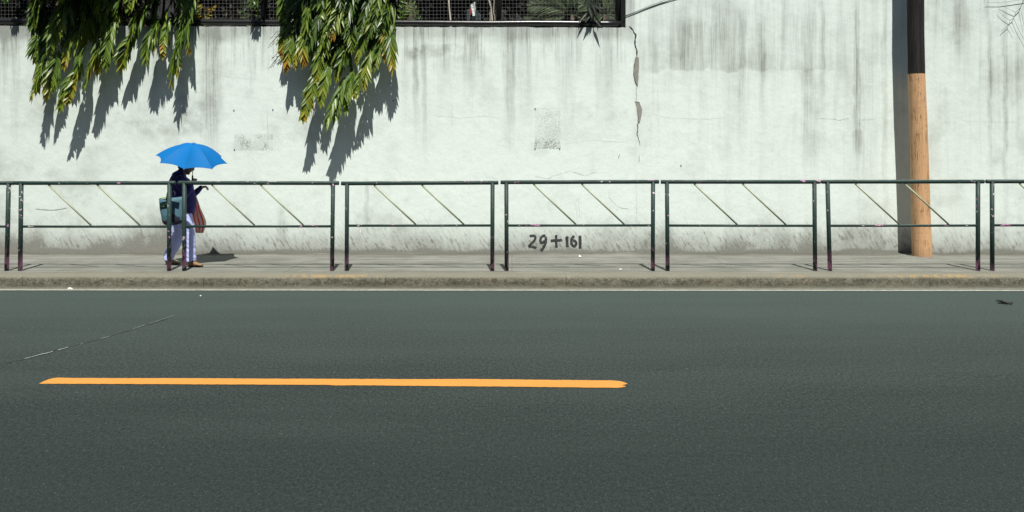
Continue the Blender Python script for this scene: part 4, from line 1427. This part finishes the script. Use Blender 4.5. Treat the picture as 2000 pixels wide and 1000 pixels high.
# shoes
for (toe, heel, y, up) in ((L3(396, -.115, 519), L3(369, -.115, 519), -.115, 0), (L3(351, .115, 517.5), L3(325, .115, 517.5), .115, 0)):
    h = V3((heel.x, y, .0)); t = V3((toe.x, y - .012, .0))
    ln = t - h
    bm = bmesh.new()
    loft(bm, [(h + ln * .08 + V3((0, 0, .045)), .034, .034), (h + ln * .30 + V3((0, 0, .050)), .037, .042), (h + ln * .55 + V3((0, 0, .040)), .042, .032), (h + ln * .78 + V3((0, 0, .030)), .044, .022), (h + ln * .95 + V3((0, 0, .026)), .034, .017)], 18)
    loft(bm, [(h + ln * .18 + V3((0, 0, .05)), .036, .040), (h + ln * .16 + V3((-.005, 0, .085)), .036, .042)], 16)
    sh = fuse('shoe', bm, M['shoe'], person, .006, 3)
    bm = bmesh.new()
    loft(bm, [(h + ln * .0 + V3((0, 0, .011)), .030, .010), (h + ln * .35 + V3((0, 0, .011)), .036, .010), (h + ln * .75 + V3((0, 0, .011)), .046, .010), (h + ln * 1.0 + V3((0, 0, .012)), .032, .010)], 18)
    so = fuse('sole', bm, M['sole'], sh, .006, 1)

# ------------------------------------------------------------------ umbrella
g = G('blue_nylon'); pos = g.vec(g.X, g.Y, g.Z)
bc = g.mix(g.noise(pos, 5.0, 3), (0.002, 0.132, 0.385), (0.004, 0.158, 0.455))
mt = g.done(bc, .65, g.noise(pos, 24.0, 3), .12, .01, .15)
tr = g.t.nodes.new('ShaderNodeBsdfTranslucent'); tr.inputs[0].default_value = (0.005, .12, .50, 1)
mx = g.t.nodes.new('ShaderNodeMixShader'); mx.inputs[0].default_value = .12
g.t.links.new(g.b.outputs[0], mx.inputs[1]); g.t.links.new(tr.outputs[0], mx.inputs[2])
g.t.links.new(mx.outputs[0], g.t.nodes['Material Output'].inputs['Surface'])
M['blue'] = mt
M['steel'] = plain('steel', (0.30, 0.31, 0.32), .35, .1, 10, metal=.8)
M['handle'] = plain('black_handle', (0.02, 0.02, 0.02), .4)

UY = PD - .055                                    # centre of the rim ring
su = F / UY
ring_c = P(374.6, 311.3, UY)
tilt, roll = math.radians(16.5), math.radians(4.2)
vd = Vector((ring_c.x, ring_c.y, 0)).normalized()          # the canopy leans towards the street, seen square on from where the viewer stands
rt = Vector((vd.y, -vd.x, 0))
axis = (rt * math.sin(roll) - vd * math.sin(tilt) + Vector((0, 0, math.cos(tilt)))).normalized()
uxv = (rt - axis * axis.dot(rt)).normalized()
uyv = axis.cross(uxv)
RU, HU = 71.2 / su / 1.083, 31.5 / su
umb = thing('umbrella', 'open bright blue umbrella held over the walking person', 'umbrella', ring_c)
NR, NS, NA = 8, 14, 10
ph0 = math.radians(-12)


def canopy_point(a, s, lift=0.0):
    """a: angle in rib units, s: 0 top .. 1 rim"""
    k = a % 1.0
    ang = ph0 + 2 * math.pi * a / NR
    rr = s * RU
    hgt = HU * (1 - s ** 1.9) + .0
    # panel between ribs: pulled in at the rim, slack between the ribs
    pan = 4 * k * (1 - k)
    chord = math.cos(math.pi / NR) / math.cos((k - .5) * 2 * math.pi / NR)
    rr *= 1 - pan * .10 * s ** 3 - (1 - chord) * .55 * s
    hgt -= pan * .052 * math.sin(math.pi * min(1, s * 1.0)) * s - pan * .012 * s ** 4
    d = uxv * math.cos(ang) + uyv * math.sin(ang)
    return ring_c + d * rr + axis * (hgt + lift)


verts, faces = [], []
NTOT = NR * NA
for s_i in range(NS + 1):
    for a_i in range(NTOT):
        verts.append(canopy_point(a_i / NA, max(.004, s_i / NS)))
for s_i in range(NS):
    for a_i in range(NTOT):
        b_ = (a_i + 1) % NTOT
        faces.append((s_i * NTOT + a_i, (s_i + 1) * NTOT + a_i, (s_i + 1) * NTOT + b_, s_i * NTOT + b_))
can = raw('canopy', verts, faces, M['blue'], umb)
md = can.modifiers.new('t', 'SOLIDIFY'); md.thickness = .0016; md.offset = 0
bm = bmesh.new()
for k in range(NR):
    tube(bm, [canopy_point(k, s, -.006) for s in (.03, .2, .4, .6, .8, .97)], .0022, 5)
    c = ring_c + axis * (HU - .20)
    tube(bm, [c, canopy_point(k, .55, -.010)], .0018, 5)
    e = canopy_point(k, 1.0, -.002)
    o_ = (e - ring_c).normalized()
    tube(bm, [e - o_ * .012, e + o_ * .008], .0035, 6)
obj('ribs', bm, M['steel'], umb, True)
apex = ring_c + axis * HU
hold = Vector((ox, PD, KZ)) + shaft_hand
foot = apex + (hold - apex) * 1.06
# shaft runs down the axis to the hand
bm = bmesh.new()
tube(bm, [apex + axis * .030, apex - axis * .02, apex.lerp(foot, .85)], [.004, .0055, .0055], 10)
obj('shaft', bm, M['steel'], umb, True)
bm = bmesh.new()
tube(bm, [apex.lerp(foot, .84), apex.lerp(foot, .88), apex.lerp(foot, 1.03), apex.lerp(foot, 1.08)], [.009, .0125, .0135, .010], 12)
obj('handle', bm, M['handle'], umb, True)
bm = bmesh.new()
tube(bm, [apex - axis * .004, apex + axis * .008, apex + axis * .018], [.026, .014, .006], 14)
obj('cap', bm, M['blue'], umb, True)

# ------------------------------------------------------------------ teal shoulder bag
g = G('teal_print'); pos = g.vec(g.X, g.Y, g.Z)
tc = g.mix(g.noise(pos, 9.0, 3), (0.038, 0.105, 0.142), (0.064, 0.152, 0.200))
wv = g.noise(g.vec(g.X * 5.0, g.Y * 2.0, 0.0), 1.0, 2) * .22 + .735
band = g.ss(g.Z - wv, .118, .098)
blob = g.ss(g.voro(g.vec(g.X + .03, g.Y * .3, g.Z * 1.0), 9.0), .46, .40)
tc = g.mix(band * (1.0 - blob * .85), tc, (0.010, 0.012, 0.030))
M['teal'] = g.done(tc, .7, g.noise(pos, 20.0, 3), .3, .01)
M['lime'] = plain('lime_trim', (0.26, 0.48, 0.05), .6)
M['strap'] = plain('dark_strap', (0.014, 0.013, 0.03), .8)
bagc = V3((ox, PD, KZ)) + L3(336, -.27, 437)
bag = thing('shoulder_bag', 'teal shoulder bag with dark lower pattern and lime trim on the person\'s hip', 'bag', bagc)
off = V3((ox, PD, KZ))


def bag_ring(rows, y0, seg=28, p=2.5):
    vs, fs = [], []
    for (xl, xr, py, hd, sk) in rows:
        a, b = L3(xl, y0, py), L3(xr, y0, py + sk)
        c = (a + b) / 2
        for k in range(seg):
            an = 2 * math.pi * k / seg
            cx, sy_ = math.cos(an), math.sin(an)
            cx = math.copysign(abs(cx) ** (2 / p), cx); sy_ = math.copysign(abs(sy_) ** (2 / p), sy_)
            q = c + (b - a) / 2 * cx + V3((0, 1, 0)) * hd * sy_
            wr_ = .006 * mnoise.noise(V3((q.x * 14, q.y * 14, q.z * 7 + q.x * 6)))
            vs.append(q + off + V3((wr_, wr_ * 1.6, 0)))
    n_ = len(rows)
    for i in range(n_ - 1):
        for k in range(seg):
            j = (k + 1) % seg
            fs.append((i * seg + k, (i + 1) * seg + k, (i + 1) * seg + j, i * seg + j))
    fs.append(tuple((n_ - 1) * seg + k for k in range(seg)))
    return vs, fs


vs, fs = bag_ring([(311, 357, 389, .035, -5), (311.5, 357.5, 396, .042, -4), (313, 358, 408, .055, -3), (315, 358.5, 420, .064, -1), (316, 358, 428, .068, 0), (317.5, 357, 434, .062, -1), (321, 353.5, 438.5, .048, -2), (328, 347, 440.5, .026, -2)], -.285)
o = raw('pouch', vs, fs, M['teal'], bag, smooth=True)
md = o.modifiers.new('t', 'SOLIDIFY'); md.thickness = .004
bm = bmesh.new()
tube(bm, [off + L3(a, y, b) for a, y, b in ((311, -.285, 388.5), (319, -.325, 386), (330, -.332, 385)) ], .007, 6)
tube(bm, [off + L3(a, y, b) for a, y, b in ((316, -.345, 398), (321, -.352, 401), (326, -.352, 395.5))], .0055, 6)
tube(bm, [off + L3(a, y, b) for a, y, b in ((313, -.335, 402), (320, -.352, 403.5))], .005, 6)
obj('trim', bm, M['lime'], bag, True)
for (a0, b0, y0, y1) in ((325, 387, -.330, -.20), (340, 386, -.255, -.165)):
    bm = bmesh.new()
    pts = [off + L3(a0, y0, b0 + 3), off + L3(a0 + 2, y0 - .0, b0 - 9), off + L3(332, (y0 + y1) / 2 - .02, 362), off + L3(343, y1 - .035, 345.5), off + L3(352, y1 + .01, 341.5), off + L3(352, y1 + .06, 345)]
    tube(bm, pts, [.010, .011, .012, .012, .012, .010], 8)
    obj('strap', bm, M['strap'], bag, True)

# ------------------------------------------------------------------ striped plastic bag on the far forearm
g = G('striped_plastic')
tcoord = g.t.nodes.new('ShaderNodeAttribute'); tcoord.attribute_name = 'stripe'
st = E(g, tcoord.outputs['Fac'])
pos = g.vec(g.X, g.Y, g.Z)
fr_ = g.math('FRACT', st * 3.4)
sm = g.ss(fr_, .60, .65) * g.ss(fr_, 1.0, .95)
rc = g.mix(sm, (0.90, 0.85, 0.80), (0.82, 0.11, 0.07))
mt = g.done(g.mix(g.noise(pos, 12.0, 3), rc, (0.30, 0.22, 0.20)) if False else rc, .45, g.noise(pos, 16.0, 3), .4, .012)
tr = g.t.nodes.new('ShaderNodeBsdfTranslucent'); g.put(tr.inputs[0], rc)
mx = g.t.nodes.new('ShaderNodeMixShader'); mx.inputs[0].default_value = .68
g.t.links.new(g.b.outputs[0], mx.inputs[1]); g.t.links.new(tr.outputs[0], mx.inputs[2])
g.t.links.new(mx.outputs[0], g.t.nodes['Material Output'].inputs['Surface'])
M['stripe'] = mt
sb = thing('plastic_bag', 'red and white striped plastic bag hanging from the person\'s far forearm', 'bag', off + L3(391, .19, 454))
rows = [(379, 383.5, 384, .012, 0), (378, 387, 393, .028, 2), (376, 392, 405, .05, 3), (375, 398, 419, .065, 3), (376.5, 401.5, 430, .068, 1), (379.5, 402, 438, .064, 0), (381, 399.5, 448, .052, 0), (382, 397.5, 454.5, .030, 0)]
vs, fs = bag_ring(rows, .19, 36, 2.3)
o = raw('sack', vs, fs, M['stripe'], sb, smooth=True)
at = o.data.attributes.new('stripe', 'FLOAT', 'POINT')
vals = []
for i in range(len(rows)):
    for k in range(36):
        an = 2 * math.pi * k / 36
        c_ = math.cos(an); c_ = math.copysign(abs(c_) ** (2 / 2.3), c_)
        vals.append(.5 + .5 * c_ - .06)
at.data.foreach_set('value', vals)
md = o.modifiers.new('t', 'SOLIDIFY'); md.thickness = .002
bm = bmesh.new()
for dy in (-.045, .045):
    tube(bm, [off + L3(380, .19 + dy * .2, 386), off + L3(383, .195 + dy, 377), off + L3(386, .19 + dy * .4, 370.5), off + L3(387, .19, 370), off + L3(385, .195 - dy * .6, 378), off + L3(382.5, .19, 386)], .006, 7)
obj('bag_handle', bm, M['stripe'], sb, True)
